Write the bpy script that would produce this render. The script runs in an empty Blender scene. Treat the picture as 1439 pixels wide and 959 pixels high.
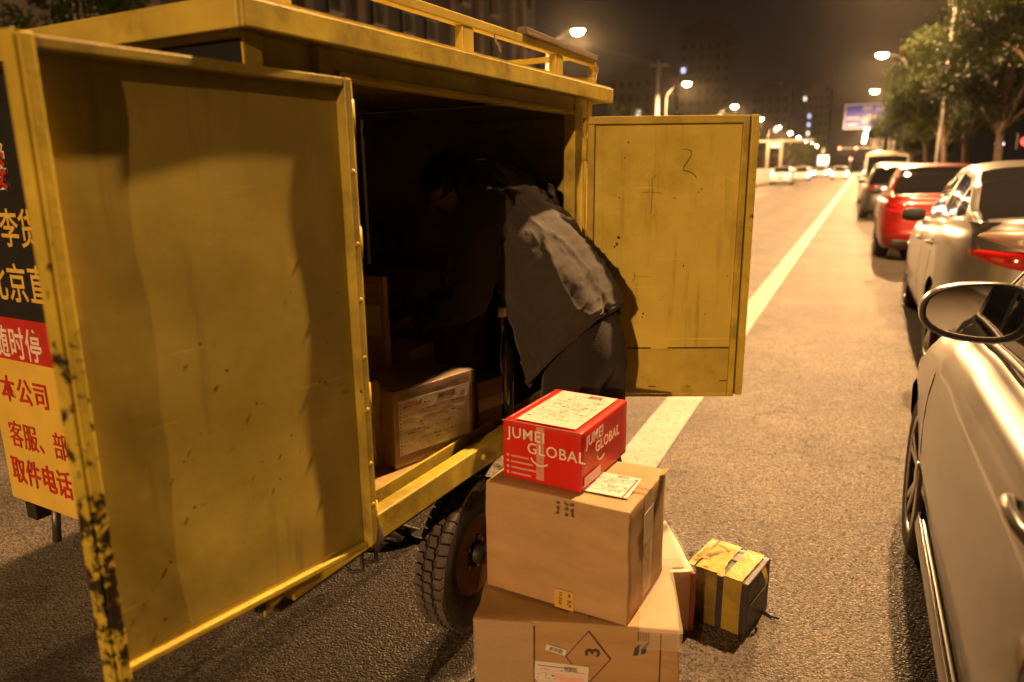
import bpy, bmesh, math, random
from mathutils import Vector, Matrix, noise
R = math.radians
random.seed(7)
scene = bpy.context.scene
col = scene.collection

# ------------------------------------------------------------------ camera
CAM_H = 1.45
def cam_axes(a, p, r):
    F = Vector((-math.sin(a)*math.cos(p), math.cos(a)*math.cos(p), -math.sin(p)))
    R0 = Vector((math.cos(a), math.sin(a), 0)); U0 = R0.cross(F)
    return F, math.cos(r)*R0 - math.sin(r)*U0, math.cos(r)*U0 + math.sin(r)*R0
F_, R_, U_ = cam_axes(R(25.3), R(13.4), R(0.63))
cam_d = bpy.data.cameras.new('camera'); cam = bpy.data.objects.new('camera', cam_d); col.objects.link(cam)
m = Matrix.Identity(4)
for i in range(3):
    m[i][0] = R_[i]; m[i][1] = U_[i]; m[i][2] = -F_[i]
m[0][3], m[1][3], m[2][3] = 0, 0, CAM_H
cam.matrix_world = m
cam_d.sensor_width = 36; cam_d.lens = 36*1009/1439
cam_d.clip_start = 0.02; cam_d.clip_end = 3000
cam_d.dof.use_dof = True; cam_d.dof.focus_distance = 2.15; cam_d.dof.aperture_fstop = 2.0
scene.camera = cam

# ------------------------------------------------------------------ night sky
world = bpy.data.worlds.new('World'); scene.world = world; world.use_nodes = True
nt = world.node_tree; nt.nodes.clear()
o_ = nt.nodes.new('ShaderNodeOutputWorld'); add = nt.nodes.new('ShaderNodeAddShader')
sky = nt.nodes.new('ShaderNodeTexSky'); sky.sky_type = 'NISHITA'; sky.sun_disc = False
sky.sun_elevation = R(-6); sky.sun_rotation = R(200)
b1 = nt.nodes.new('ShaderNodeBackground'); b1.inputs[1].default_value = 0.05
b2 = nt.nodes.new('ShaderNodeBackground'); b2.inputs[0].default_value = (0.016, 0.0105, 0.0095, 1); b2.inputs[1].default_value = 0.4
nt.links.new(sky.outputs[0], b1.inputs[0]); nt.links.new(b1.outputs[0], add.inputs[0])
nt.links.new(b2.outputs[0], add.inputs[1]); nt.links.new(add.outputs[0], o_.inputs[0])
LAMP_COL = (1.0, 0.53, 0.205); LAMP_W = 25500
vs = scene.view_settings; vs.view_transform = 'Standard'; vs.look = 'None'; vs.exposure = 0; vs.gamma = 1
vs.use_curve_mapping = False
scene.cycles.use_denoising = True
scene.cycles.max_bounces = 7; scene.cycles.diffuse_bounces = 4; scene.cycles.transparent_max_bounces = 8
scene.cycles.sample_clamp_indirect = 6
scene.cycles.caustics_reflective = False; scene.cycles.caustics_refractive = False

# ------------------------------------------------------------------ helpers
def tag(o, label=None, cat=None, group=None, kind=None):
    if label: o['label'] = label
    if cat: o['category'] = cat
    if group: o['group'] = group
    if kind: o['kind'] = kind
    return o
def empty(name, loc=(0,0,0), rz=0, parent=None):
    o = bpy.data.objects.new(name, None); col.objects.link(o); o.location = loc; o.rotation_euler = (0,0,rz)
    o.empty_display_size = .1
    if parent: o.parent = parent
    return o
def copy_tree(o, parent=None):
    c = o.copy(); col.objects.link(c)
    if parent: c.parent = parent
    for ch in o.children: copy_tree(ch, c)
    return c

class MB:
    def __init__(s): s.v = []; s.f = []
    def box(s, a, b):
        n = len(s.v)
        x0,y0,z0 = [min(a[i],b[i]) for i in range(3)]; x1,y1,z1 = [max(a[i],b[i]) for i in range(3)]
        s.v += [(x0,y0,z0),(x1,y0,z0),(x1,y1,z0),(x0,y1,z0),(x0,y0,z1),(x1,y0,z1),(x1,y1,z1),(x0,y1,z1)]
        s.f += [tuple(n+i for i in q) for q in ((0,3,2,1),(4,5,6,7),(0,1,5,4),(1,2,6,5),(2,3,7,6),(3,0,4,7))]
        return s
    def hexa(s, p):      # 8 points, bottom loop then top loop
        n = len(s.v); s.v += [tuple(q) for q in p]
        s.f += [tuple(n+i for i in q) for q in ((0,3,2,1),(4,5,6,7),(0,1,5,4),(1,2,6,5),(2,3,7,6),(3,0,4,7))]
        return s
    def bar(s, p, q, w, h, up=(0,0,1)):
        p = Vector(p); q = Vector(q); d = (q-p).normalized(); up = Vector(up)
        sd = d.cross(up)
        if sd.length < 1e-4: sd = d.cross(Vector((1,0,0)))
        sd.normalize(); u = sd.cross(d).normalized(); a = sd*w/2; b = u*h/2
        return s.hexa([p-a-b, p+a-b, q+a-b, q-a-b, p-a+b, p+a+b, q+a+b, q-a+b])
    def tube(s, pts, rad, n=8, cap=True):
        pts = [Vector(p) for p in pts]
        if not isinstance(rad, (list, tuple)): rad = [rad]*len(pts)
        base = len(s.v); prev = None
        for i, p in enumerate(pts):
            d = (pts[min(i+1,len(pts)-1)] - pts[max(i-1,0)]).normalized()
            if prev is None:
                a = d.orthogonal().normalized()
            else:
                a = prev - d*prev.dot(d)
                a = a.normalized() if a.length > 1e-5 else d.orthogonal().normalized()
            prev = a; b = d.cross(a)
            for k in range(n):
                t = 2*math.pi*k/n; s.v.append(tuple(p + (a*math.cos(t)+b*math.sin(t))*rad[i]))
        for i in range(len(pts)-1):
            for k in range(n):
                k2 = (k+1) % n; s.f.append((base+i*n+k, base+i*n+k2, base+(i+1)*n+k2, base+(i+1)*n+k))
        if cap:
            s.f.append(tuple(base+k for k in reversed(range(n)))); s.f.append(tuple(base+(len(pts)-1)*n+k for k in range(n)))
        return s
    def lathe(s, prof, n=32, axis='x', c=(0,0,0), closed=False):   # prof: (along axis, radius)
        base = len(s.v)
        for k in range(n):
            t = 2*math.pi*k/n; ct, st = math.cos(t), math.sin(t)
            for a, r in prof:
                p = {'x': (a, r*ct, r*st), 'y': (r*ct, a, r*st), 'z': (r*ct, r*st, a)}[axis]
                s.v.append((p[0]+c[0], p[1]+c[1], p[2]+c[2]))
        m_ = len(prof)
        for k in range(n):
            k2 = (k+1) % n
            for i in range(m_ if closed else m_-1):
                i2 = (i+1) % m_
                s.f.append((base+k*m_+i, base+k*m_+i2, base+k2*m_+i2, base+k2*m_+i))
        return s
    def grid(s, pts, closed_u=False):       # list of rows
        base = len(s.v); nr = len(pts); nc = len(pts[0])
        for row in pts: s.v += [tuple(p) for p in row]
        for i in range(nr-1):
            for j in range(nc if closed_u else nc-1):
                j2 = (j+1) % nc
                s.f.append((base+i*nc+j, base+i*nc+j2, base+(i+1)*nc+j2, base+(i+1)*nc+j))
        return s
    def quad(s, a, b, c, d):
        n = len(s.v); s.v += [tuple(a),tuple(b),tuple(c),tuple(d)]; s.f.append((n,n+1,n+2,n+3)); return s
    def poly(s, pts):
        n = len(s.v); s.v += [tuple(p) for p in pts]; s.f.append(tuple(range(n, n+len(pts)))); return s
    def prism(s, pts, d):
        d = Vector(d); n = len(s.v); k = len(pts)
        s.v += [tuple(p) for p in pts] + [tuple(Vector(p)+d) for p in pts]
        s.f.append(tuple(range(n+k-1, n-1, -1))); s.f.append(tuple(range(n+k, n+2*k)))
        for i in range(k): s.f.append((n+i, n+(i+1)%k, n+k+(i+1)%k, n+k+i))
        return s
    def build(s, name, mat, parent=None, smooth=False, bevel=0, seg=2, fix=True, solid=0, sub=0):
        me = bpy.data.meshes.new(name); me.from_pydata(s.v, [], s.f); me.update()
        if fix:
            bm = bmesh.new(); bm.from_mesh(me); bmesh.ops.recalc_face_normals(bm, faces=bm.faces); bm.to_mesh(me); bm.free()
        if smooth:
            for p in me.polygons: p.use_smooth = True
        if mat: me.materials.append(mat)
        o = bpy.data.objects.new(name, me); col.objects.link(o)
        if parent: o.parent = parent
        if solid:
            md = o.modifiers.new('solid', 'SOLIDIFY'); md.thickness = solid; md.offset = -1
        if bevel:
            md = o.modifiers.new('bevel', 'BEVEL'); md.width = bevel; md.segments = seg; md.limit_method = 'ANGLE'; md.angle_limit = R(40)
        if sub:
            md = o.modifiers.new('sub', 'SUBSURF'); md.levels = md.render_levels = sub
        return o

# ------------------------------------------------------------------ materials
MATS = {}
def pbr(name, c, rough=.5, metal=0., spec=.5, var=.0, vscale=6., dark=None, bump=0., bscale=80., coat=0., chips=None, rvar=0., stretch=None, emit=None, alpha=1, sheen=0, grime=None, zmask=None, streak=0):
    if name in MATS: return MATS[name]
    mt = bpy.data.materials.new(name); mt.use_nodes = True; n = mt.node_tree.nodes; l = mt.node_tree.links
    b = n['Principled BSDF']; b.inputs['Base Color'].default_value = (*c, 1); b.inputs['Roughness'].default_value = rough
    b.inputs['Metallic'].default_value = metal; b.inputs['Specular IOR Level'].default_value = spec
    b.inputs['Coat Weight'].default_value = coat; b.inputs['Coat Roughness'].default_value = .06
    b.inputs['Alpha'].default_value = alpha
    if sheen: b.inputs['Sheen Weight'].default_value = sheen
    if emit:
        b.inputs['Emission Color'].default_value = (*emit[0], 1); b.inputs['Emission Strength'].default_value = emit[1]
    tc = n.new('ShaderNodeTexCoord'); vec = tc.outputs['Object']
    if stretch:
        mp = n.new('ShaderNodeMapping'); mp.inputs['Scale'].default_value = stretch; l.new(vec, mp.inputs[0]); vec = mp.outputs[0]
    cur = None
    def nz(scale, det=6, rgh=.6, v=vec):
        t = n.new('ShaderNodeTexNoise'); t.inputs['Scale'].default_value = scale; t.inputs['Detail'].default_value = det; t.inputs['Roughness'].default_value = rgh
        l.new(v, t.inputs['Vector']); return t
    def ramp(src, a, bb, c0=(0,0,0,1), c1=(1,1,1,1)):
        r = n.new('ShaderNodeValToRGB'); r.color_ramp.elements[0].position = a; r.color_ramp.elements[1].position = bb
        r.color_ramp.elements[0].color = c0; r.color_ramp.elements[1].color = c1; l.new(src, r.inputs[0]); return r.outputs[0]
    def mix(fac, a, bcol):
        x = n.new('ShaderNodeMix'); x.data_type = 'RGBA'
        if isinstance(fac, float): x.inputs[0].default_value = fac
        else: l.new(fac, x.inputs[0])
        for sk, val in ((6, a), (7, bcol)):
            if isinstance(val, tuple): x.inputs[sk].default_value = val
            else: l.new(val, x.inputs[sk])
        return x.outputs[2]
    col0 = (*c, 1)
    if var:
        d = dark or tuple(k*(1-var) for k in c)
        t = nz(vscale); cur = mix(ramp(t.outputs[0], .32, .72), (*d, 1), tuple(min(1, k*(1+var*.4)) for k in c)+(1,))
    if grime:
        t = nz(grime[0], 8, .7); cur = mix(ramp(t.outputs[0], grime[1], grime[1]+.25), cur or col0, (*grime[2], 1))
    if streak:          # vertical dirt runs and fine scratches
        mp2 = n.new('ShaderNodeMapping'); mp2.inputs['Scale'].default_value = (14,14,1.1); l.new(tc.outputs['Object'], mp2.inputs[0])
        t = nz(1.6, 6, .65, mp2.outputs[0]); cur = mix(ramp(t.outputs[0], .56, .80), cur or col0, tuple(k*.45 for k in c)+(1,))
        mp3 = n.new('ShaderNodeMapping'); mp3.inputs['Scale'].default_value = (3,3,90); mp3.inputs['Rotation'].default_value = (.5,.35,.2); l.new(tc.outputs['Object'], mp3.inputs[0])
        t = nz(1.0, 3, .5, mp3.outputs[0]); cur = mix(ramp(t.outputs[0], .70, .73), cur, tuple(min(1, k*1.12) for k in c)+(1,))
    rs = None
    if chips:
        sc, th, cc = chips
        t = nz(sc, 9, .76); src = t.outputs[0]
        if zmask:
            sx_ = n.new('ShaderNodeSeparateXYZ'); l.new(tc.outputs['Object'], sx_.inputs[0]); mr_ = n.new('ShaderNodeMapRange')
            mr_.inputs[1].default_value = zmask[0]; mr_.inputs[2].default_value = zmask[1]; mr_.inputs[3].default_value = zmask[2]; mr_.inputs[4].default_value = zmask[3]
            l.new(sx_.outputs[2], mr_.inputs[0]); ad_ = n.new('ShaderNodeMath'); ad_.operation = 'ADD'; l.new(src, ad_.inputs[0]); l.new(mr_.outputs[0], ad_.inputs[1]); src = ad_.outputs[0]
        msk = ramp(src, th, th+.035)
        cur = mix(msk, cur or col0, (*cc, 1))
        rs = msk
    if cur is not None: l.new(cur, b.inputs['Base Color'])
    if rvar:
        t = nz(vscale*2.3); mr = n.new('ShaderNodeMapRange'); mr.inputs[3].default_value = max(.02, rough-rvar); mr.inputs[4].default_value = min(1, rough+rvar)
        l.new(t.outputs[0], mr.inputs[0]); l.new(mr.outputs[0], b.inputs['Roughness'])
    if bump:
        t = nz(bscale, 5, .6); bp = n.new('ShaderNodeBump'); bp.inputs['Strength'].default_value = bump; bp.inputs['Distance'].default_value = .01
        l.new(t.outputs[0], bp.inputs['Height']); l.new(bp.outputs[0], b.inputs['Normal'])
    MATS[name] = mt; return mt
def film_mat(name, tint=(.9,.9,.9), rough=.12, alpha=.22):
    mt = pbr(name, tint, rough=rough, spec=.6, alpha=alpha, bump=.5, bscale=22)
    return mt

RUST = (.022, .014, .008)
YEL = pbr('yellow_paint', (.56,.455,.085), rough=.38, var=.28, vscale=5, bump=.06, bscale=26, chips=(17, .72, RUST), rvar=.12, grime=(5.5, .50, (.26,.19,.035)))
YELW = pbr('yellow_paint_chipped', (.56,.45,.055), rough=.42, var=.35, vscale=9, bump=.1, bscale=40, grime=(7, .48, (.22,.16,.035)), chips=(23, .665, RUST), rvar=.12)
YELR = pbr('yellow_paint_rusted_edge', (.58,.465,.055), rough=.45, var=.3, vscale=8, bump=.15, bscale=40, chips=(34, .60, RUST))
YELZ = pbr('yellow_paint_rusted_low', (.58,.465,.055), rough=.45, var=.3, vscale=8, bump=.15, bscale=40, chips=(24, .53, RUST), zmask=(1.60, .85, -.13, .055))
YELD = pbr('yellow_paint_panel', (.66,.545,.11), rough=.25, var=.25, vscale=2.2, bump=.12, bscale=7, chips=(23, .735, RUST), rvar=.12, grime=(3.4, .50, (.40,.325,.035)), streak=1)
YELL = pbr('yellow_paint_shaded_grimy_panel', (.40,.325,.07), rough=.34, var=.30, vscale=2.2, bump=.14, bscale=7, chips=(23, .72, RUST), rvar=.14, grime=(3.4, .48, (.27,.215,.03)), streak=1)  # base darkened for weaker lamp light on the left door, grime over it
YELG = pbr('yellow_paint_shaded_grimy_frame', (.42,.34,.055), rough=.42, var=.35, vscale=9, bump=.1, bscale=40, chips=(23, .64, RUST), grime=(8, .46, (.15,.11,.03)))  # base dimmed to match the shaded left door, with grime and chips over it
RUSTM = pbr('dark_rust', (.03,.018,.01), rough=.8, var=.5, vscale=30, bump=.3, bscale=90)
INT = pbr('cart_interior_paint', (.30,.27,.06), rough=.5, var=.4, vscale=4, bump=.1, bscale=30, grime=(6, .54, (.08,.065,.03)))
SIGNBLK = pbr('sign_black', (.012,.014,.018), rough=.45, var=.3, vscale=20)
SIGNRED = pbr('sign_red', (.55,.03,.02), rough=.45, var=.2, vscale=12)
SIGNYEL = pbr('sign_yellow', (.80,.58,.10), rough=.5, var=.12, vscale=9)
SIGNWHT = pbr('sign_white', (.82,.78,.72), rough=.5)
STEEL = pbr('dull_steel', (.22,.21,.20), rough=.45, metal=.8, var=.4, vscale=20, bump=.1)
BLKMET = pbr('black_steel', (.02,.02,.02), rough=.55, var=.4, vscale=20, bump=.2)
RUBBER = pbr('tyre_rubber', (.035,.032,.03), rough=.75, var=.45, vscale=14, bump=.25, bscale=120)
RUBDUST = pbr('tyre_tread_dusty', (.115,.10,.09), rough=.85, var=.4, vscale=12, bump=.25, bscale=120)
WOODM = pbr('worn_plywood', (.45,.29,.12), rough=.6, var=.35, vscale=9, stretch=(1,8,1), bump=.2, bscale=30)
ROPE = pbr('twine', (.35,.27,.16), rough=.9)

# asphalt: coarse stone grain with real bump
def asphalt():
    mt = bpy.data.materials.new('asphalt'); mt.use_nodes = True; n = mt.node_tree.nodes; l = mt.node_tree.links; b = n['Principled BSDF']
    tc = n.new('ShaderNodeTexCoord')
    v = n.new('ShaderNodeTexVoronoi'); v.inputs['Scale'].default_value = 130; v.inputs['Randomness'].default_value = 1
    n1 = n.new('ShaderNodeTexNoise'); n1.inputs['Scale'].default_value = 160; n1.inputs['Detail'].default_value = 4
    n2 = n.new('ShaderNodeTexNoise'); n2.inputs['Scale'].default_value = 1.1; n2.inputs['Detail'].default_value = 7; n2.inputs['Roughness'].default_value = .62
    n3 = n.new('ShaderNodeTexNoise'); n3.inputs['Scale'].default_value = 95; n3.inputs['Detail'].default_value = 3
    for k in (v, n1, n2, n3): l.new(tc.outputs['Object'], k.inputs['Vector'])
    # every stone chip has its own shade; a fine noise breaks it up
    sp_ = n.new('ShaderNodeSeparateColor'); l.new(v.outputs['Color'], sp_.inputs[0])
    mm = n.new('ShaderNodeMath'); mm.operation = 'MULTIPLY_ADD'; mm.inputs[1].default_value = .62; l.new(sp_.outputs[0], mm.inputs[0])
    m4 = n.new('ShaderNodeMath'); m4.operation = 'MULTIPLY'; m4.inputs[1].default_value = .38; l.new(n1.outputs[0], m4.inputs[0]); l.new(m4.outputs[0], mm.inputs[2])
    r1 = n.new('ShaderNodeValToRGB'); l.new(mm.outputs[0], r1.inputs[0])
    r1.color_ramp.elements[0].position = .18; r1.color_ramp.elements[0].color = (.030,.026,.022,1)
    r1.color_ramp.elements[1].position = .86; r1.color_ramp.elements[1].color = (.20,.172,.14,1)
    r2 = n.new('ShaderNodeValToRGB'); l.new(n2.outputs[0], r2.inputs[0])
    r2.color_ramp.elements[0].position = .3; r2.color_ramp.elements[0].color = (.5,.5,.5,1)
    r2.color_ramp.elements[1].position = .7; r2.color_ramp.elements[1].color = (1.15,1.13,1.1,1)
    mx = n.new('ShaderNodeMix'); mx.data_type = 'RGBA'; mx.blend_type = 'MULTIPLY'; mx.inputs[0].default_value = 1
    l.new(r1.outputs[0], mx.inputs[6]); l.new(r2.outputs[0], mx.inputs[7])
    # wheel-track wear along the road, oil spots and hairline cracks
    mp = n.new('ShaderNodeMapping'); mp.inputs['Scale'].default_value = (1.6,.05,1); l.new(tc.outputs['Object'], mp.inputs[0])
    n4 = n.new('ShaderNodeTexNoise'); n4.inputs['Scale'].default_value = 1; n4.inputs['Detail'].default_value = 4; l.new(mp.outputs[0], n4.inputs['Vector'])
    r4 = n.new('ShaderNodeValToRGB'); l.new(n4.outputs[0], r4.inputs[0]); r4.color_ramp.elements[0].position = .38; r4.color_ramp.elements[0].color = (.72,.72,.72,1); r4.color_ramp.elements[1].position = .6; r4.color_ramp.elements[1].color = (1,1,1,1)
    n5 = n.new('ShaderNodeTexNoise'); n5.inputs['Scale'].default_value = 3.3; n5.inputs['Detail'].default_value = 2; l.new(tc.outputs['Object'], n5.inputs['Vector'])
    r5 = n.new('ShaderNodeValToRGB'); l.new(n5.outputs[0], r5.inputs[0]); r5.color_ramp.elements[0].position = .66; r5.color_ramp.elements[0].color = (1,1,1,1); r5.color_ramp.elements[1].position = .74; r5.color_ramp.elements[1].color = (.62,.60,.58,1)
    wn = n.new('ShaderNodeTexNoise'); wn.inputs['Scale'].default_value = 2.2; wn.inputs['Detail'].default_value = 5; l.new(tc.outputs['Object'], wn.inputs['Vector'])
    va = n.new('ShaderNodeVectorMath'); va.operation = 'SCALE'; va.inputs['Scale'].default_value = .9; l.new(wn.outputs[1], va.inputs[0])
    vb = n.new('ShaderNodeVectorMath'); vb.operation = 'ADD'; l.new(tc.outputs['Object'], vb.inputs[0]); l.new(va.outputs[0], vb.inputs[1])
    vc = n.new('ShaderNodeTexVoronoi'); vc.feature = 'DISTANCE_TO_EDGE'; vc.inputs['Scale'].default_value = .42; l.new(vb.outputs[0], vc.inputs['Vector'])
    r6 = n.new('ShaderNodeValToRGB'); l.new(vc.outputs[0], r6.inputs[0]); r6.color_ramp.elements[0].position = .0015; r6.color_ramp.elements[0].color = (.35,.35,.35,1); r6.color_ramp.elements[1].position = .0045; r6.color_ramp.elements[1].color = (1,1,1,1)
    prev = mx.outputs[2]
    for rr_ in (r4, r5, r6):
        m2 = n.new('ShaderNodeMix'); m2.data_type = 'RGBA'; m2.blend_type = 'MULTIPLY'; m2.inputs[0].default_value = 1
        l.new(prev, m2.inputs[6]); l.new(rr_.outputs[0], m2.inputs[7]); prev = m2.outputs[2]
    l.new(prev, b.inputs['Base Color'])
    iv = n.new('ShaderNodeMath'); iv.operation = 'MULTIPLY_ADD'; iv.inputs[1].default_value = -1.0; l.new(v.outputs['Distance'], iv.inputs[0])
    m3 = n.new('ShaderNodeMath'); m3.operation = 'MULTIPLY'; m3.inputs[1].default_value = .8; l.new(sp_.outputs[1], m3.inputs[0]); l.new(m3.outputs[0], iv.inputs[2])
    bp = n.new('ShaderNodeBump'); bp.inputs['Strength'].default_value = .85; bp.inputs['Distance'].default_value = .005
    l.new(iv.outputs[0], bp.inputs['Height']); l.new(bp.outputs[0], b.inputs['Normal'])
    rr2 = n.new('ShaderNodeMapRange'); rr2.inputs[3].default_value = .50; rr2.inputs[4].default_value = .85; l.new(sp_.outputs[2], rr2.inputs[0]); l.new(rr2.outputs[0], b.inputs['Roughness'])
    b.inputs['Specular IOR Level'].default_value = .5
    return mt
ASPH = asphalt()
PAINTW = pbr('road_marking_paint', (.40,.37,.32), rough=.55, var=.22, vscale=9, bump=.35, bscale=110, chips=(40, .555, (.13,.12,.11)), grime=(2.6, .46, (.27,.25,.21)))
PAVE = pbr('pavement_concrete', (.26,.25,.23), rough=.85, var=.3, vscale=3, bump=.3, bscale=40)
KERB = pbr('kerb_stone', (.30,.29,.27), rough=.8, var=.3, vscale=5, bump=.3, bscale=60)

# ------------------------------------------------------------------ text, printed marks
def text_obj(body, size, mat, name, parent, mtx, bold=0., ext=.0004, align='LEFT', squeeze=1.0, space=1.0):
    cu = bpy.data.curves.new('lettering', 'FONT'); cu.body = body; cu.size = size; cu.extrude = ext; cu.offset = bold*size
    cu.align_x = align; cu.align_y = 'CENTER'; cu.space_character = space; cu.resolution_u = 3
    t = bpy.data.objects.new('lettering', cu); col.objects.link(t)
    dg = bpy.context.evaluated_depsgraph_get(); dg.update()
    me = bpy.data.meshes.new_from_object(t.evaluated_get(dg)); bpy.data.objects.remove(t); bpy.data.curves.remove(cu)
    me.transform(Matrix.Diagonal((squeeze,1,1,1))); me.transform(mtx)
    me.materials.clear(); me.materials.append(mat); me.name = name
    o = bpy.data.objects.new(name, me); col.objects.link(o)
    if parent: o.parent = parent
    return o
def frame(o, u, v):           # matrix: x along u, y along v, z out of the face
    u = Vector(u).normalized(); v = Vector(v); v = (v - u*v.dot(u)).normalized(); w = u.cross(v)
    M = Matrix.Identity(4)
    for i in range(3): M[i][0] = u[i]; M[i][1] = v[i]; M[i][2] = w[i]; M[i][3] = o[i]
    return M
class Flat:                   # flat marks in a face frame
    def __init__(s, M): s.M = M; s.mb = MB()
    def rect(s, x0, y0, x1, y1, z=.0006, h=.0004):
        n = len(s.mb.v); s.mb.box((x0,y0,z-h),(x1,y1,z))
        for i in range(n, len(s.mb.v)): s.mb.v[i] = tuple(s.M @ Vector(s.mb.v[i]))
        return s
    def line(s, pts, w, z=.0008):
        n = len(s.mb.v)
        for a, b in zip(pts[:-1], pts[1:]): s.mb.bar((a[0],a[1],z),(b[0],b[1],z), w, .0005)
        for i in range(n, len(s.mb.v)): s.mb.v[i] = tuple(s.M @ Vector(s.mb.v[i]))
        return s
    def build(s, name, mat, parent):
        o = s.mb.build(name, mat, parent, fix=False)
        if name in ('print', 'barcode', 'side_print'): o['kind'] = 'stuff'
        return o
PAPER = pbr('label_paper', (.66,.63,.59), rough=.5, var=.06, vscale=20, bump=.1, bscale=30)
INK = pbr('print_ink', (.05,.045,.06), rough=.6)
INKP = pbr('print_ink_pale', (.50,.36,.30), rough=.6)
INKB = pbr('print_ink_violet', (.12,.09,.22), rough=.6)
INKR = pbr('print_ink_red', (.55,.07,.05), rough=.6)
def shipping_label(parent, M, w, h, seed, head=None, holes=False, paper=PAPER):
    """paper label lying on a face; M's origin is its lower left corner"""
    rnd = random.Random(seed)
    lab = Flat(M).rect(0, 0, w, h, z=.0012, h=.0010).build('shipping_label', paper, parent)
    a = Flat(M); p = Flat(M); Z = .0018
    for y in (.30, .47, .64, .80): p.rect(w*.04, h*y-.0006, w*.95, h*y, z=Z)
    for x in (.5,): p.rect(w*x-.0004, h*.1, w*x+.0004, h*.80, z=Z)
    for y in (.86, .74, .68, .57, .52, .40, .35, .22, .15):
        x = w*.05
        while x < w*.93:
            L = w*rnd.uniform(.02, .07)
            if rnd.random() < .62: (a if rnd.random() < .28 else p).rect(x, h*y, min(x+L, w*.94), h*y + h*rnd.uniform(.012, .028), z=Z)
            x += L + w*rnd.uniform(.008, .03)
    for k in range(4):         # handwriting
        x = w*rnd.uniform(.1,.6); y = h*rnd.uniform(.2,.75); pts = [(x, y)]
        for j in range(7): x += w*rnd.uniform(.008,.03); pts.append((x, y+h*rnd.uniform(-.025,.025)))
        a.line(pts, .0007, z=Z)
    x = w*.55
    while x < w*.78: L = rnd.uniform(.0006, .0018); a.rect(x, h*.87, x+L, h*.96, z=Z); x += L + rnd.uniform(.0007, .0016)
    if holes:
        for k in range(14): a.rect(w*.012, h*(.04+k*.067), w*.028, h*(.065+k*.067), z=Z)
    for f, mt in ((a, INK), (p, INKP)):
        if f.mb.v: f.build('print', mt, lab)
    if head:
        text_obj(head, h*.085, INKR, 'print', lab, M @ Matrix.Translation((w*.06, h*.905, Z)), bold=.012)
    return lab

# ------------------------------------------------------------------ the setting
def sheet(name, x0, y0, x1, y1, z, mat):
    return tag(MB().quad((x0,y0,z),(x1,y0,z),(x1,y1,z),(x0,y1,z)).build(name, mat, fix=False), kind='structure')
sheet('ground', -1500, -600, 1500, 1900, -.02, PAVE)
sheet('road', -18, -120, 2.35, 1600, 0, ASPH)
tag(MB().box((2.36,-120,-.1),(2.50,1600,.13)).build('kerb', KERB, bevel=.01), kind='structure')
tag(MB().box((2.504,-120,-.1),(14,1600,.115)).build('pavement', PAVE), kind='structure')
tag(MB().box((-18.15,-120,-.1),(-18.0,1600,.13)).build('kerb', KERB, bevel=.01), kind='structure')
tag(MB().box((-30,-120,-.1),(-18.154,1600,.115)).build('pavement', PAVE), kind='structure')
# edge line with slightly ragged borders
mb = MB(); rows = []
y = 2.25
while y < 160:
    st = .12 if y < 16 else 2.0
    j = lambda s_: noise.noise(Vector((y*6, s_, 0)))*.006 + noise.noise(Vector((y*1.3, s_, 3)))*.006
    rows.append([(-1.005 + .0026*y + j(1), y, .004), (-.79 + .0026*y + j(5), y, .004)]); y += st
tag(mb.grid(rows).build('road_marking', PAINTW, fix=False), kind='structure')
for x in (-4.55,):          # dashed lane line further over
    for y0 in range(8, 160, 15): sheet('road_marking', x-.075, y0, x+.075, y0+6, .004, PAINTW)

# ------------------------------------------------------------------ street lamps
POLEM = pbr('lamp_pole_grey', (.16,.155,.15), rough=.6, metal=.2, var=.2)
HEADM = pbr('lamp_housing', (.35,.34,.33), rough=.4, metal=.4)
LENSM = pbr('lit_lamp_lens', (.9,.8,.6), rough=.4, emit=((1.0,.70,.36), 260))
def lamp_parts(side, z_head=8.6, reach=1.75):
    """street lamp with pole at the kerb and arm over the road; side=-1 reaches to -x"""
    root = empty('street_lamp')
    MB().tube([(0,0,0),(0,0,.3),(0,0,.32),(0,0,z_head-1.2)], [.12,.12,.07,.04], 12).build('pole', POLEM, root, smooth=True)
    pts = []
    for k in range(9):
        t = k/8; a = t*R(78)
        pts.append((side*reach*(1-math.cos(a))/(1-math.cos(R(78)))*.9, 0, z_head-1.2 + 1.2*math.sin(a)/math.sin(R(78))))
    pts.append((side*reach, 0, z_head+.06))
    MB().tube(pts, .04, 8).build('arm', POLEM, root, smooth=True)
    h = MB()
    rows = []
    for i in range(9):
        t = i/8; w = .17*math.sin(math.pi*min(.97, max(.06, t)))**.6; hh = .10*math.sin(math.pi*min(.96, max(.08, t)))**.6
        rows.append([(side*(reach-.42+t*.84), w*math.cos(k*math.pi/6), z_head+.02 + hh*math.sin(k*math.pi/6)) for k in range(7)])
    h.grid(rows).build('lamp_head', HEADM, root, smooth=True, solid=.01)
    l = MB(); rows = []
    for i in range(7):
        a = i/6*math.pi/2
        rows.append([(side*(reach+.02) + .34*math.cos(a)*math.cos(k*math.pi/8), .22*math.cos(a)*math.sin(k*math.pi/8), z_head+.015-.24*math.sin(a)) for k in range(16)])
    l.grid(rows, closed_u=True).build('lens', LENSM, root, smooth=True)
    return root
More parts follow.
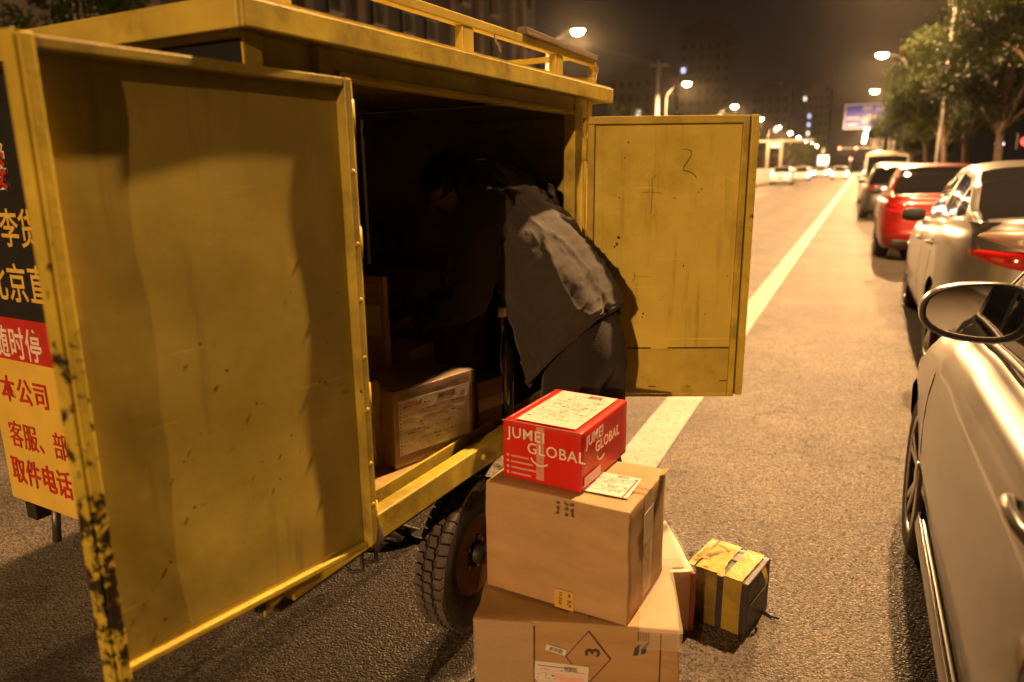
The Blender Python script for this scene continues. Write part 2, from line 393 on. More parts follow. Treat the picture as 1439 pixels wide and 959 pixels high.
def batwing(d):
    """road luminaire: strongest at about 70 degrees from straight down, as along a lit street"""
    d.use_nodes = True; n = d.node_tree.nodes; l = d.node_tree.links; em = n['Emission']
    tc = n.new('ShaderNodeTexCoord'); sp = n.new('ShaderNodeSeparateXYZ'); ab = n.new('ShaderNodeMath'); ab.operation = 'ABSOLUTE'; rp_ = n.new('ShaderNodeValToRGB')
    l.new(tc.outputs['Normal'], sp.inputs[0]); l.new(sp.outputs[2], ab.inputs[0]); l.new(ab.outputs[0], rp_.inputs[0])
    cr = rp_.color_ramp
    for k, (x, vv_) in enumerate(((0,0),(.08,.35),(.17,.8),(.28,1.0),(.42,.78),(.64,.50),(.87,.38),(1,.32))):
        e = cr.elements[k] if k < 2 else cr.elements.new(x)
        e.position = x; e.color = (vv_,vv_,vv_,1)
    l.new(rp_.outputs[0], em.inputs['Strength'])
def lamp_light(root, side, z_head=8.6, reach=1.75, power=LAMP_W):
    d = bpy.data.lights.new('lamp_glow', 'SPOT'); d.energy = power; d.color = LAMP_COL; d.spot_size = R(180); d.spot_blend = .05; d.shadow_soft_size = .10; batwing(d)
    o = bpy.data.objects.new('lamp_glow', d); col.objects.link(o); o.parent = root; o.location = (side*(reach+.02), 0, z_head-.32)
protoR = lamp_parts(-1); protoL = lamp_parts(1)
POS_R = [(30.5,'sodium street lamp arching over the parked cars from the right kerb'), (56,'second street lamp visible above the trees at right'), (82,'street lamp just above the blue road sign'),
         (6.6,None), (109,None), (136,None), (163,None), (190,None), (220,None), (250,None)]
POS_L = [(38.5,'large bright street lamp glowing above the cart roof rack'), (66,'bright street lamp beside the tall utility pole'), (93,'street lamp right above the open right hand cart door'),
         (119,'street lamp third in the far left row past the cart door'), (146,'street lamp above the gantry beam'), (172,None), (198,None), (225,None), (252,None), (285,None)]
for lst, proto, x, side, grp in ((POS_R, protoR, 2.5, -1, 'right'), (POS_L, protoL, -15.9, 1, 'left')):
    lamps_ = [proto] + [copy_tree(proto) for _ in lst[1:]]
    for o, (yy, lab) in zip(lamps_, lst):
        o.location = (x, yy, 0)
        if yy < 200: lamp_light(o, side)
        if lab is None:
            lab = {6.6: 'street lamp standing at the kerb just beyond the near silver car', 
                   11.5: 'street lamp on the left side of the road level with the cart', -21: 'street lamp on the left side of the road behind the photographer'}.get(yy,
                   'tiny far street lamp in the %s hand string of lights' % grp)
        tag(o, lab, 'street lamp', 'street lamps along the %s side' % grp)

lb_ = lamp_parts(-1); lb_.location = (3.3, -26, .115); lamp_light(lb_, -1); tag(lb_, 'street lamp on the right pavement behind the photographer', 'street lamp')

# ------------------------------------------------------------------ the yellow delivery cart (local: x outwards from its open side, y forwards)
AZ = R(3.3)
cart = empty('delivery_cart', (-.983, 1.747, 0), -AZ)
tag(cart, 'worn yellow metal box of a delivery tricycle with both side doors open', 'cart')
X0 = -1.09; YR = -.70; YF = .95; ZF = .605
def CW(x, y, z):             # cart local to world
    return Vector((-.983 + x*math.cos(AZ) + y*math.sin(AZ), 1.747 - x*math.sin(AZ) + y*math.cos(AZ), z))
def dented(fn, nu, nv, amp, seed, sc=5):
    rows = []
    for i in range(nu+1):
        r = []
        for j in range(nv+1):
            u, v = i/nu, j/nv; e = min(1, 8*min(u, 1-u))*min(1, 8*min(v, 1-v))
            r.append(fn(u, v, amp*e*noise.noise(Vector((u*sc, v*sc*1.5, seed)))))
        rows.append(r)
    return rows
# chassis
c = MB()
c.box((-.10,YR,.50),(-.05,YF+.25,.548)).box((X0+.05,YR,.50),(X0+.10,YF+.25,.548))
for yy in (-.6,-.15,.35,.8): c.box((X0+.10,yy-.02,.505),(-.10,yy+.02,.545))
c.build('chassis', BLKMET, cart, bevel=.003)
MB().box((X0+.01,YR+.01,.56),(-.085,YF-.01,ZF)).build('floor', WOODM, cart, bevel=.003)
# sill: outer beam, gutter, inner lip
s = MB()
s.box((-.045,YR,.545),(0,YF,.618))
s.build('sill', YELW, cart, bevel=.004)
MB().box((-.082,YR+.02,.548),(-.074,YF-.02,.632)).build('sill_lip', YELW, cart, bevel=.001)
MB().lathe([(-.004,.0),(-.004,.011),(.006,.011),(.008,.008),(.008,0)], 14, 'x', (.003,.10,.585)).build('bolt', YEL, cart, smooth=True)
# posts of the open side
for nm, y0, y1, mt in (('corner_post',YR,YR+.045,YEL),('door_post',-.510,-.462,YELW),('door_post',.790,.845,YELW),('corner_post',YF-.04,YF,YEL)):
    MB().box((-.045,y0,.619),(0,y1,1.70)).build(nm, mt, cart, bevel=.004)
# closed side panels beside the opening
MB().box((-.03,YR+.046,.62),(-.022,-.511,1.70)).build('side_panel', YEL, cart)
MB().box((-.03,.846,.62),(-.004,YF-.041,1.70)).build('side_panel', YEL, cart)
# header over the opening with a drip lip
MB().box((-.04,-.461,1.655),(-.004,.789,1.70)).build('header', YEL, cart, bevel=.003)
MB().box((-.035,-.461,1.640),(.012,.789,1.654)).build('drip_lip', YELW, cart, bevel=.002)
# roof with a boxed fascia all round
rf = MB(); rf.box((X0-.05,YR-.05,1.742),(.055,YF+.045,1.748)); roof = rf.build('roof', YEL, cart)
fz0, fz1 = 1.692, 1.741
rows = []
for nm, a, b in (('fascia',(.052,YR-.055),(.064,YF+.05)), ('fascia',(X0-.06,YR-.055),(X0-.05,YF+.05)), ('fascia',(X0-.049,YR-.056),(.051,YR-.047)), ('fascia',(X0-.049,YF+.04),(.051,YF+.05))):
    MB().box((a[0],a[1],fz0),(b[0],b[1],fz1)).build(nm, YELW if a[0] > 0 else YEL, roof, bevel=.003)
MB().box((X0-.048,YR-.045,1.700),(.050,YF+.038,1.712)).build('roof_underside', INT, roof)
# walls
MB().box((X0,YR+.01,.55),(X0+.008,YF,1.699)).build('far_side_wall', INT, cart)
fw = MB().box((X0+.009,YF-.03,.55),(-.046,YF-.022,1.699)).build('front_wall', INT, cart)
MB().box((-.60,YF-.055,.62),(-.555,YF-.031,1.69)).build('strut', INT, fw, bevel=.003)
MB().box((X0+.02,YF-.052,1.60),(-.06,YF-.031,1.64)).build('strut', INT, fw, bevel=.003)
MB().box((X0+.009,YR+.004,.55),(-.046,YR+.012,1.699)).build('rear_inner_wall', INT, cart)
# rear wall with the printed sign
yb = YR - .004
rear = MB().box((X0,YR-.003,.555),(-.0,YR+.003,1.699)).build('rear_panel', SIGNYEL, cart)
MB().box((X0+.004,yb-.003,1.092),(-.004,yb,1.686)).build('sign_field', SIGNBLK, rear)
MB().box((X0+.004,yb-.003,.976),(-.004,yb,1.0915)).build('sign_field', SIGNRED, rear)
MB().box((X0-.01,YR-.02,1.686),(.0,YR-.0045,1.70)).build('trim', YEL, rear)
def sign_text(body, x, z, size, mat, bold=.012, squeeze=.85, space=1.0, dz=.0035):
    text_obj(body, size, mat, 'lettering', rear, Matrix.Translation((x, yb-dz, z)) @ Matrix.Rotation(R(90), 4, 'X'), bold=bold, squeeze=squeeze, space=space)
sign_text('李货', -.905, 1.316, .100, SIGNYEL)
sign_text('北京直', -1.005, 1.178, .104, SIGNYEL, squeeze=.86, space=1.08)
sign_text('随时停', -1.032, 1.018, .092, SIGNWHT, squeeze=.80, space=1.06)
dz = .0012
sign_text('本公司', -1.045, .884, .078, SIGNRED, squeeze=.92, space=1.16, dz=dz)
sign_text('客服、部', -1.045, .752, .082, SIGNRED, bold=0, squeeze=.84, space=1.02, dz=dz)
sign_text('取件电话', -1.065, .643, .084, SIGNRED, squeeze=.84, space=1.05, dz=dz)
sign_text('楼', -.925, 1.462, .115, SIGNWHT, bold=.05, dz=.0036); sign_text('楼', -.925, 1.462, .115, SIGNRED, bold=.012, dz=.0046)
leaf = [(-.90,1.53),(-.86,1.50),(-.835,1.55),(-.82,1.63),(-.85,1.60),(-.88,1.58)]
MB().prism([(x,yb-.0032,z) for x,z in leaf], (0,-.0006,0)).build('sign_mark', SIGNWHT, rear)
cx_ = sum(p[0] for p in leaf)/6; cz_ = sum(p[1] for p in leaf)/6
MB().prism([(cx_+(x-cx_)*.85,yb-.0040,cz_+(z-cz_)*.85) for x,z in leaf], (0,-.0006,0)).build('sign_mark', SIGNRED, rear)
# short prop leg below the sign
MB().tube([(-.94,YR+.03,.55),(-.945,YR+.02,.44)], .012, 8).build('prop', STEEL, cart, smooth=True)
# roof rack
rk = MB(); RX = -.015; RZ = 1.838
rk.bar((RX,YR+.02,RZ),(RX,.955,RZ),.030,.026)
rack = rk.build('roof_rack', YEL, cart, bevel=.003)
MB().bar((X0+.05,.02,RZ),(X0+.05,.955,RZ),.030,.026).build('rail', YEL, rack, bevel=.003)
for yy in (-.60,.075,.66):
    for xx in ((RX, X0+.05) if yy > 0 else (RX,)): MB().box((xx-.013,yy-.028,1.749),(xx+.013,yy+.028,RZ-.0135)).build('rack_post', YEL, rack, bevel=.003)
MB().bar((X0+.065,.955,RZ+.018),(RX-.02,.955,RZ+.022),.03,.018).build('cross_bar', YELR, rack, bevel=.002)
MB().bar((X0+.065,.98,1.775),(RX-.0,.98,1.778),.022,.02).build('cross_bar', YELW, rack, bevel=.002)
MB().tube([(RX,.95,RZ),(RX,.985,RZ-.006),(RX,1.0,RZ-.03),(RX,.992,1.79),(RX,.985,1.749)], [.014,.014,.014,.012,.012], 8).build('rack_end', YELR, rack, smooth=True)
MB().bar((RX+.004,.40,RZ+.026),(RX+.004,.985,RZ+.014),.034,.022).build('rail_cap', pbr('weathered_grey_wood', (.20,.16,.12), rough=.8, var=.4, vscale=14, stretch=(1,.2,1), bump=.3), rack, bevel=.003)
for k in range(5):
    a = k*1.3; pts = [(RX+.017*math.cos(a+t), .99+.012*math.sin(a*2+t*.7), 1.80+.006*k+.016*math.sin(a+t)) for t in (0,.8,1.6,2.4,3.2,4.0,4.8)]
    MB().tube(pts, .003, 5).build('knot', ROPE, rack, smooth=True)
MB().tube([(RX+.01,.22,RZ-.012),(RX+.014,.225,RZ-.03),(RX+.01,.245,RZ-.035),(RX+.014,.25,RZ-.055)], .003, 5).build('twine_end', ROPE, rack, smooth=True)

# left door, folded right back along the side
def LD(d, z, o): return (.036 - .034*d/.65 + o, -.486 - d*.951, z)
def zb_l(d): return .588 + .046*d/.65
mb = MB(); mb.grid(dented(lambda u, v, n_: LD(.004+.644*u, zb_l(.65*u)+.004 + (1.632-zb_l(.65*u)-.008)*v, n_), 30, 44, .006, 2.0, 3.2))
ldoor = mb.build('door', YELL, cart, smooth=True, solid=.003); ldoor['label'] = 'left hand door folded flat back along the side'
def ld_box(nm, d0, d1, z0a, z0b, z1a, z1b, o0, o1, mt, bev=.003):
    MB().hexa([LD(d0,z0a,o0),LD(d1,z0b,o0),LD(d1,z0b,o1),LD(d0,z0a,o1),LD(d0,z1a,o0),LD(d1,z1b,o0),LD(d1,z1b,o1),LD(d0,z1a,o1)]).build(nm, mt, ldoor, bevel=bev)
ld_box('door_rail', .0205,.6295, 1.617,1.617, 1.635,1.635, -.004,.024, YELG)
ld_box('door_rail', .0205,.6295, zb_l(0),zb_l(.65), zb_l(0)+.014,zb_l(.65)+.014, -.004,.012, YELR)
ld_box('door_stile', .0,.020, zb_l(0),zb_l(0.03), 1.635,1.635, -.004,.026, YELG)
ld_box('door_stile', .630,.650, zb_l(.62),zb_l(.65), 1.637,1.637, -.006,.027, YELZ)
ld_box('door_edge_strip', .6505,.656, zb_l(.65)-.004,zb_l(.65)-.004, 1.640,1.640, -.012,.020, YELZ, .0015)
MB().tube([LD(-.008,.60,.008),LD(-.008,1.63,.008)], .008, 10).build('hinge_tube', YELW, ldoor, smooth=True)
for z in (.66,.95,1.30,1.56):
    MB().tube([LD(-.008,z-.035,.008),LD(-.008,z+.035,.008)], .0115, 10).build('hinge', YELR, ldoor, smooth=True)
for z in (.70,.80,.93,1.05,1.18,1.30,1.45): MB().lathe([(0,0.0055),(.003,.0045),(.004,0)], 8, 'x', LD(.012,z,.026)).build('rivet', YELW, ldoor, smooth=True)
MB().tube([LD(.022,.592,.034),LD(.012,.604,.040),LD(.004,.640,.036)], [.012,.010,.006], 8).build('lock_tongue', RUSTM, ldoor, smooth=True)
MB().prism([LD(.255,.580,-.02),LD(.315,.560,-.02),LD(.30,.612,-.02)], (.004,0,0)).build('latch_plate', YELW, ldoor)
MB().box(Vector(LD(.31,.575,-.03)), Vector(LD(.33,.62,-.012))).build('latch_bolt', BLKMET, ldoor, bevel=.003)
# blister and chip marks on the panel (worn through spots)
rr = random.Random(5)
spots = [(.22,.93),(.26,.85),(.36,1.10),(.34,.98),(.41,1.16),(.43,1.00),(.47,.96),(.30,1.02),(.30,.90),(.46,.87),(.10,1.10),(.13,1.02),(.19,1.22),(.06,.98),(.58,.74),(.56,.755),(.52,.79),(.06,1.2),(.16,.93),(.50,.66),(.545,.69)]
for d, z in spots:
    r0 = rr.uniform(.0012,.0032); pts = [LD(d+r0*rr.uniform(.5,1.2)*math.cos(k*.9), z+r0*rr.uniform(.6,1.1)*math.sin(k*.9), .0035) for k in range(7)]
    MB().prism(pts, (.0012,0,0)).build('chip', RUSTM, ldoor)

# right door, swung out past square
DX, DY = math.sin(R(62.7)), math.cos(R(62.7))
def RD(d, z, o): return (.022 + DX*d + DY*o, .856 + DY*d - DX*o, z)
def rp(px, py): return (px-822)/(1048-822)*.620, 1.635-(py-163)/(549-163)*1.063
mb = MB(); mb.grid(dented(lambda u, v, n_: RD(.006+.588*u, .582+1.045*v, n_), 30, 44, .0035, 7.0, 3.2))
rdoor = mb.build('door', YELD, cart, smooth=True, solid=.003); rdoor['label'] = 'right hand door swung wide open, inner face to the camera'
def rd_box(nm, d0, d1, z0, z1, o0, o1, mt, bev=.003, par=None):
    return MB().hexa([RD(d0,z0,o0),RD(d1,z0,o0),RD(d1,z0,o1),RD(d0,z0,o1),RD(d0,z1,o0),RD(d1,z1,o0),RD(d1,z1,o1),RD(d0,z1,o1)]).build(nm, mt, par or rdoor, bevel=bev)
rd_box('door_rail', .0005,.5605, 1.608,1.635, -.006,.026, YEL)
rd_box('door_stile', .0,.024, .576,1.6075, -.006,.020, YEL)
rd_box('door_stile', .561,.584, .576,1.634, -.006,.020, YELW)
rd_box('door_edge_angle', .593,.622, .574,1.636, -.014,.012, YELR)
rd_box('door_edge_gap', .585,.592, .576,1.630, -.010,.004, RUSTM, 0)
rd_box('plate_gap', .0245,.5605, .7625,.768, .0035,.0042, RUSTM, 0)
rd_box('kick_plate', .0245,.5605, .580,.762, .004,.009, YEL, .0015)
rd_box('door_rail', .0245,.588, .566,.579, -.004,.008, YELR, .0015)
MB().tube([RD(-.012,.60,.012),RD(-.012,1.63,.012)], .007, 8).build('hinge_tube', YEL, rdoor, smooth=True)
for z in (.75,1.12,1.52):
    MB().tube([RD(-.012,z-.04,.012),RD(-.012,z+.04,.012)], .011, 8).build('hinge', YELR, rdoor, smooth=True)
def scribble(pix, w=.0022, nm='scribble'):
    pts = [RD(*rp(*q), .0045) for q in pix]; MB().tube(pts, w*.5, 4).build(nm, INK, rdoor)
scribble([(950,206),(955,206),(960,208),(961,213),(956,222),(951,229),(951,233),(956,234),(962,236),(967,240),(969,243)], .003)
scribble([(909,243),(910,262),(910,282),(909,292)], .0018); scribble([(897,262),(905,261),(915,262),(923,263)], .0018)
scribble([(889,370),(890,377),(888,383)], .002); scribble([(889,375),(898,376),(914,377)], .0016); scribble([(912,243),(915,238)], .0016)
for px, py, r0 in ((866,322,.006),(864,331,.007),(861,335,.004),(876,196,.004),(872,216,.003),(973,262,.003),(977,258,.003),(957,362,.004),(903,429,.004),(902,434,.003),(866,268,.003),(899,345,.002),(957,341,.003),(1018,377,.003),(990,430,.003),(925,410,.002),(941,270,.003)):
    d, z = rp(px, py); pts = [RD(d+r0*rr.uniform(.5,1.1)*math.cos(k*.9), z+r0*rr.uniform(.6,1.6)*math.sin(k*.9), .0035) for k in range(7)]
    MB().prism(pts, (DY*.0008, -DX*.0008, 0)).build('chip', RUSTM, rdoor)
for d, z, L in ((.06,.615,.02),(.25,.608,.03),(.40,.607,.015),(.53,.63,.03),(.11,.63,.02)):
    rd_box('scuff', d, d+L, z, z+.004, .0085,.0098, RUSTM, 0)

# wheels
def cart_wheel(xo, yc, side):
    r = .245; w = .10; xc = xo - side*w/2
    prof = [(-.032,.135),(-.046,.165),(-.050,.195),(-.046,.222),(-.036,.233),(.036,.233),(.046,.222),(.050,.195),(.046,.165),(.032,.135)]
    t = MB().lathe([(a, q) for a, q in prof], 56, 'x', (xc, yc, r), closed=True).build('wheel', RUBBER, cart, smooth=True)
    tr = MB(); n = 44
    for k in range(n):
        for row, (x0, x1, off) in enumerate(((-.047,-.020,0),(-.014,.014,.5),(.020,.047,0))):
            a0 = 2*math.pi*(k+off)/n; a1 = a0 + 2*math.pi/n*.80; zz = .006 if row != 1 else .004
            sk = (.0 if row == 1 else .035*(1 if row == 0 else -1))
            def P_(x, a, q): return (xc+x, yc+q*math.cos(a), r+q*math.sin(a))
            am = (a0+a1)/2; xm0 = x0+(zz if row != 0 else 0); xm1 = x1-(zz if row != 2 else 0)
            ri = .229; ro = .245 if row == 1 else .2425
            lo = ri-.006
            for (aa, ab, xa, xb) in ((a0, am, x0, x1-zz if row != 2 else x1), (am, a1, x0+zz if row != 0 else x0, x1)):
                tr.hexa([P_(xa,aa,lo),P_(xb,aa+sk*.3,lo),P_(xb,ab+sk*.3,lo),P_(xa,ab,lo),P_(xa,aa,ro),P_(xb,aa+sk*.3,ro),P_(xb,ab+sk*.3,ro),P_(xa,ab,ro)])
    tr.build('tread', RUBDUST, t)
    rim = MB().lathe([(-.030,.137),(-.034,.145),(-.026,.132),(-.02,.115),(-.012,.07),(-.02,.05),(.02,.05),(.012,.07),(.02,.115),(.026,.132),(.034,.145),(.030,.137)], 36, 'x', (xc,yc,r)).build('rim', pbr('wheel_rim_rusty', (.20,.12,.07), rough=.6, metal=.2, var=.5, vscale=16, bump=.2), t, smooth=True)
    MB().lathe([(-.05,.0),(-.05,.03),(.04,.032),(.048,.02),(.048,0)], 18, 'x', (xc,yc,r)).build('hub', BLKMET, t, smooth=True)
    for k in range(5):
        a = k*2*math.pi/5; MB().lathe([(0,.009),(.012,.009),(.014,.006),(.014,0)], 6, 'x', (xc+side*.012, yc+.052*math.cos(a), r+.052*math.sin(a))).build('wheel_nut', STEEL, t)
cart_wheel(-.005, .10, 1); cart_wheel(X0+.005, .10, -1)
ax = MB(); ax.tube([(X0+.1,.10,.245),(-.11,.10,.245)], .028, 12); ax.build('axle', BLKMET, cart, smooth=True)
for xx in (-.20, X0+.2):
    lf = MB()
    for k in range(3):
        L = .36-.09*k
        lf.grid([[(xx+e, .10+L*t, .30+.10*t*t-.012*k) for t in (-1,-.75,-.5,-.25,0,.25,.5,.75,1)] for e in (-.025,.025)])
    lf.build('leaf_spring', BLKMET, cart, solid=.008)
    for yy in (-.26,.46): MB().tube([(xx,yy,.40),(xx,yy-.01,.50)], .016, 8).build('spring_shackle', BLKMET, cart, smooth=True)
    for yy in (-.30,-.24): MB().tube([(xx-.04,yy,.46),(xx-.04,yy,.36),(xx,yy,.345),(xx+.04,yy,.36),(xx+.04,yy,.46)], .006, 6).build('u_bolt', STEEL, cart, smooth=True)
# tricycle front end: fork, wheel and saddle column ahead of the box
MB().tube([(-.55,YF+.05,.52),(-.55,YF+.55,.46),(-.55,YF+.75,.62),(-.55,YF+.80,.92)], .03, 10).build('frame_tube', BLKMET, cart, smooth=True)
fwv = MB().lathe([(-.03,.16),(-.04,.20),(-.03,.235),(0,.245),(.03,.235),(.04,.20),(.03,.16)], 36, 'x', (-.55,YF+.95,.245), closed=True).build('front_wheel', RUBBER, cart, smooth=True)
MB().lathe([(-.025,.162),(-.01,.03),(.01,.03),(.025,.162)], 28, 'x', (-.55,YF+.95,.245)).build('rim', STEEL, fwv, smooth=True)
MB().tube([(-.61,YF+.95,.245),(-.61,YF+.84,.62),(-.55,YF+.80,.90),(-.49,YF+.84,.62),(-.49,YF+.95,.245)], .016, 8).build('fork', BLKMET, cart, smooth=True)
MB().tube([(-.88,YF+.66,1.02),(-.72,YF+.76,1.02),(-.55,YF+.80,.93),(-.38,YF+.76,1.02),(-.22,YF+.66,1.02)], .014, 8).build('handlebar', BLKMET, cart, smooth=True)
MB().box((-.72,YF+.08,.70),(-.38,YF+.40,.78)).build('saddle', BLKMET, cart, bevel=.03)
MB().tube([(-.55,YF+.24,.50),(-.55,YF+.24,.71)], .03, 8).build('seat_column', BLKMET, cart, smooth=True)

# ------------------------------------------------------------------ parcels
CARD = pbr('cardboard', (.45,.30,.145), rough=.68, var=.22, vscale=5, bump=.10, bscale=50, rvar=.08, stretch=(1,1,3))
CARDO = pbr('cardboard_scuffed', (.42,.265,.12), rough=.68, var=.22, vscale=6, bump=.18, bscale=30, rvar=.14, grime=(3, .48, (.27,.165,.07)), stretch=(1,1,9))
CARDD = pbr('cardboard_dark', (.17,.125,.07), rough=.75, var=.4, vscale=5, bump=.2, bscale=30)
REDB = pbr('red_printed_card', (.58,.018,.012), rough=.38, var=.10, vscale=3, bump=.05, bscale=30, coat=.1)
WHITEP = pbr('white_print', (.78,.72,.66), rough=.5)
TAPEC = film_mat('clear_tape', (.62,.50,.34), .16, .30)
FILM = film_mat('plastic_film', (.75,.66,.55), .10, .18)
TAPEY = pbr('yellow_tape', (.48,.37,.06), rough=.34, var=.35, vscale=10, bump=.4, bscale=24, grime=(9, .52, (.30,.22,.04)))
TAPEYC = pbr('yellow_tape_shaded', (.16,.125,.03), rough=.35, var=.5, vscale=14, bump=.5, bscale=26)  # darker copy of the tape: shade of the front faces put in colour
SEAM = pbr('seam_dark', (.06,.04,.02), rough=.9)
GREYP = pbr('dark_grey_plastic', (.03,.03,.032), rough=.45, var=.3, vscale=10, bump=.1)
def crumple_box(w, d, h, seed, amp=.003, n=9, sag=0.):
    """closed box, subdivided and slightly out of true; base centre at the origin"""
    bm = bmesh.new(); bmesh.ops.create_cube(bm, size=1)
    bmesh.ops.subdivide_edges(bm, edges=bm.edges[:], cuts=n, use_grid_fill=True)
    for v in bm.verts:
        x, y, z = v.co.x, v.co.y, v.co.z+.5
        p = Vector((x*w, y*d, z*h))
        q = Vector((x*3, y*3, z*3 + seed*7.3))
        dv = noise.noise_vector(q)*amp + noise.noise_vector(q*3.1)*amp*.35
        if z < .02: dv.z = 0
        p += dv
        if sag and z > .98: p.z -= sag*(1-(2*x)**2)*(1-(2*y)**2)
        v.co = p
    me = bpy.data.meshes.new('carton'); bm.to_mesh(me); bm.free()
    for p in me.polygons: p.use_smooth = True
    return me
def package(name, label, loc, rz, dims, mat, seed, amp=.003, sag=0., cat='box', group=None, n=9, bev=.004):
    w, d, h = dims
    root = empty(name, loc, rz); tag(root, label, cat, group)
    me = crumple_box(w, d, h, seed, amp, n, sag); me.materials.append(mat); me.name = 'carton'
    o = bpy.data.objects.new('carton', me); col.objects.link(o); o.parent = root
    md = o.modifiers.new('bevel', 'BEVEL'); md.width = bev; md.segments = 2; md.limit_method = 'ANGLE'; md.angle_limit = R(50)
    return root
def faceM(dims, face, u, v):
    """frame on a face of a package; u, v in metres from the face's lower left corner"""
    w, d, h = dims; e = .0035
    if face == 'front': return frame((-w/2+u, -d/2-e, v), (1,0,0), (0,0,1))
    if face == 'right': return frame((w/2+e, -d/2+u, v), (0,1,0), (0,0,1))
    if face == 'left': return frame((-w/2-e, d/2-u, v), (0,-1,0), (0,0,1))
    if face == 'top': return frame((-w/2+u, -d/2+v, h+e), (1,0,0), (0,1,0))

# large scuffed carton at the bottom of the stack
D = (.508,.30,.357); u = Vector((math.cos(R(17.9)), math.sin(R(17.9)), 0)); v = Vector((-u.y, u.x, 0))
big = package('cardboard_box', 'large scuffed cardboard carton with a diamond mark, bottom of the stack by the wheel', Vector((-.773,1.397,0))+u*.254+v*.15, R(17.9), D, CARDO, 3, .008, .006)
f = Flat(faceM(D,'front',0,0))
cx_, cz_ = .285, .268
f.line([(cx_,cz_+.075),(cx_+.055,cz_),(cx_,cz_-.075),(cx_-.055,cz_),(cx_,cz_+.075)], .0022); f.build('diamond_mark', INK, big)
text_obj('3', .05, INK, 'lettering', big, faceM(D,'front',cx_+.012,cz_+.004) @ Matrix.Translation((0,0,.0008)) @ Matrix.Rotation(R(90),4,'Z'), bold=.02)
lab = Flat(faceM(D,'front',.178,.284) @ Matrix.Rotation(R(-16),4,'Z')).rect(0,0,.052,.017,z=.0012,h=.001).build('barcode_label', PAPER, big)
b = Flat(faceM(D,'front',.178,.284) @ Matrix.Rotation(R(-16),4,'Z')); x = .010
while x < .044: L = random.uniform(.0008,.002); b.rect(x,.003,x+L,.014,z=.0018); x += L+random.uniform(.0008,.0018)
b.build('barcode', INK, lab)
lb = shipping_label(big, faceM(D,'front',.145,.10) @ Matrix.Rotation(R(-3),4,'Z'), .135,.15, 12)
q = Flat(faceM(D,'front',.145,.10) @ Matrix.Rotation(R(-3),4,'Z')); q.rect(.008,.138,.095,.140,z=.0019); q.build('print', INKB, lb)
q = Flat(faceM(D,'front',.145,.10) @ Matrix.Rotation(R(-3),4,'Z')); q.rect(.004,.127,.13,.1285,z=.0019).rect(.05,.10,.125,.115,z=.0019); q.build('print', pbr('print_pink', (.72,.40,.34), rough=.6), lb)
# logo: two leaning flame strokes and small print beside them
for k, (ox, oy) in enumerate(((.395,.283),(.413,.289))):
    pts = [(ox+.0,oy),(ox+.012,oy+.004),(ox+.014,oy+.022),(ox+.022,oy+.036),(ox+.010,oy+.030),(ox+.002,oy+.018)]
    M_ = faceM(D,'front',0,0); MB().prism([M_ @ Vector((a,b_,.0006)) for a, b_ in pts], M_.to_3x3() @ Vector((0,0,.0006))).build('logo', INK, big)
q = Flat(faceM(D,'front',0,0))
for k in range(5): q.rect(.404+k*.0062,.326,.408+k*.0062,.350)
q.build('print', pbr('print_brown', (.16,.09,.04), rough=.7), big)
MB().box((-.02,-D[1]/2,D[2]+.001),(.03,D[1]/2,D[2]+.0035)).build('tape', TAPEC, big)
MB().box((.155,-D[1]/2-.006,D[2]-.002),(D[0]/2+.004,D[1]/2,D[2]+.006)).build('tape', FILM, big)
MB().box((D[0]/2-.10,-D[1]/2-.0065,D[2]-.05),(D[0]/2+.003,-D[1]/2-.004,D[2]+.004)).build('tape', FILM, big)
for xx in (-.105,.205): MB().box((xx,-D[1]/2-.0052,.004),(xx+.0025,-D[1]/2-.0015,D[2]-.01)).build('crease', SEAM, big)
MB().box((-D[0]/2-.003,-D[1]/2-.0058,.01),(-.105,-D[1]/2-.0035,D[2])).build('tape', TAPEC, big)

# clean mid carton
D = (.395,.285,.303)
u = Vector((math.cos(R(-3.7)), math.sin(R(-3.7)), 0)); v = Vector((-u.y, u.x, 0))
mid = package('cardboard_box', 'plain medium cardboard carton in the middle of the stack', Vector((-.807,1.535,.362))+u*.197+v*.1425, R(-3.7), D, CARD, 8, .0028, .003)
MB().box((-D[0]/2,-.0012,D[2]-.001),(D[0]/2,.0012,D[2]+.0022)).build('flap_seam', SEAM, mid)
MB().box((-D[0]/2-.001,-.03,D[2]+.0023),(D[0]/2+.002,.03,D[2]+.0035)).build('tape', TAPEC, mid)
MB().box((D[0]/2+.001,-.03,.02),(D[0]/2+.0035,.03,D[2]+.003)).build('tape', TAPEC, mid)
t = MB().box((.005,-D[1]/2-.0032,.0),(.058,-D[1]/2-.0015,.052)).build('printed_tape', pbr('tape_yellowish', (.56,.37,.08), rough=.4), mid)
q = Flat(faceM(D,'front',0,0)); rnd = random.Random(3)
for cxx in (.213,.238):
    for k in range(3):
        for _ in range(7):
            a = rnd.uniform(0,.011); b_ = rnd.uniform(0,.011)
            if rnd.random() < .5: q.rect(cxx+a,.006+k*.014+b_, cxx+a+.0015,.006+k*.014+min(b_+.006,.0125))
            else: q.rect(cxx+a*.4,.006+k*.014+b_, cxx+a*.4+.007,.006+k*.014+b_+.0014)
for cxx in (.205,.228,.243):
    for k in range(3):
        for _ in range(5):
            a = rnd.uniform(0,.010); b_ = rnd.uniform(0,.011); q.rect(cxx+a*.5,.258+k*.014+b_, cxx+a*.5+.006,.258+k*.014+b_+.0013); q.rect(cxx+a,.258+k*.014+b_*.4, cxx+a+.0013,.258+k*.014+b_*.4+.006)
q.build('print', pbr('print_brown', (.16,.09,.04)), mid)
shipping_label(mid, faceM(D,'top',.232,.055) @ Matrix.Rotation(R(3),4,'Z'), .135,.125, 31)
q = Flat(faceM(D,'top',.352,.06)); q.rect(0,0,.004,.115,z=.0022); q.build('print', INKB, mid)
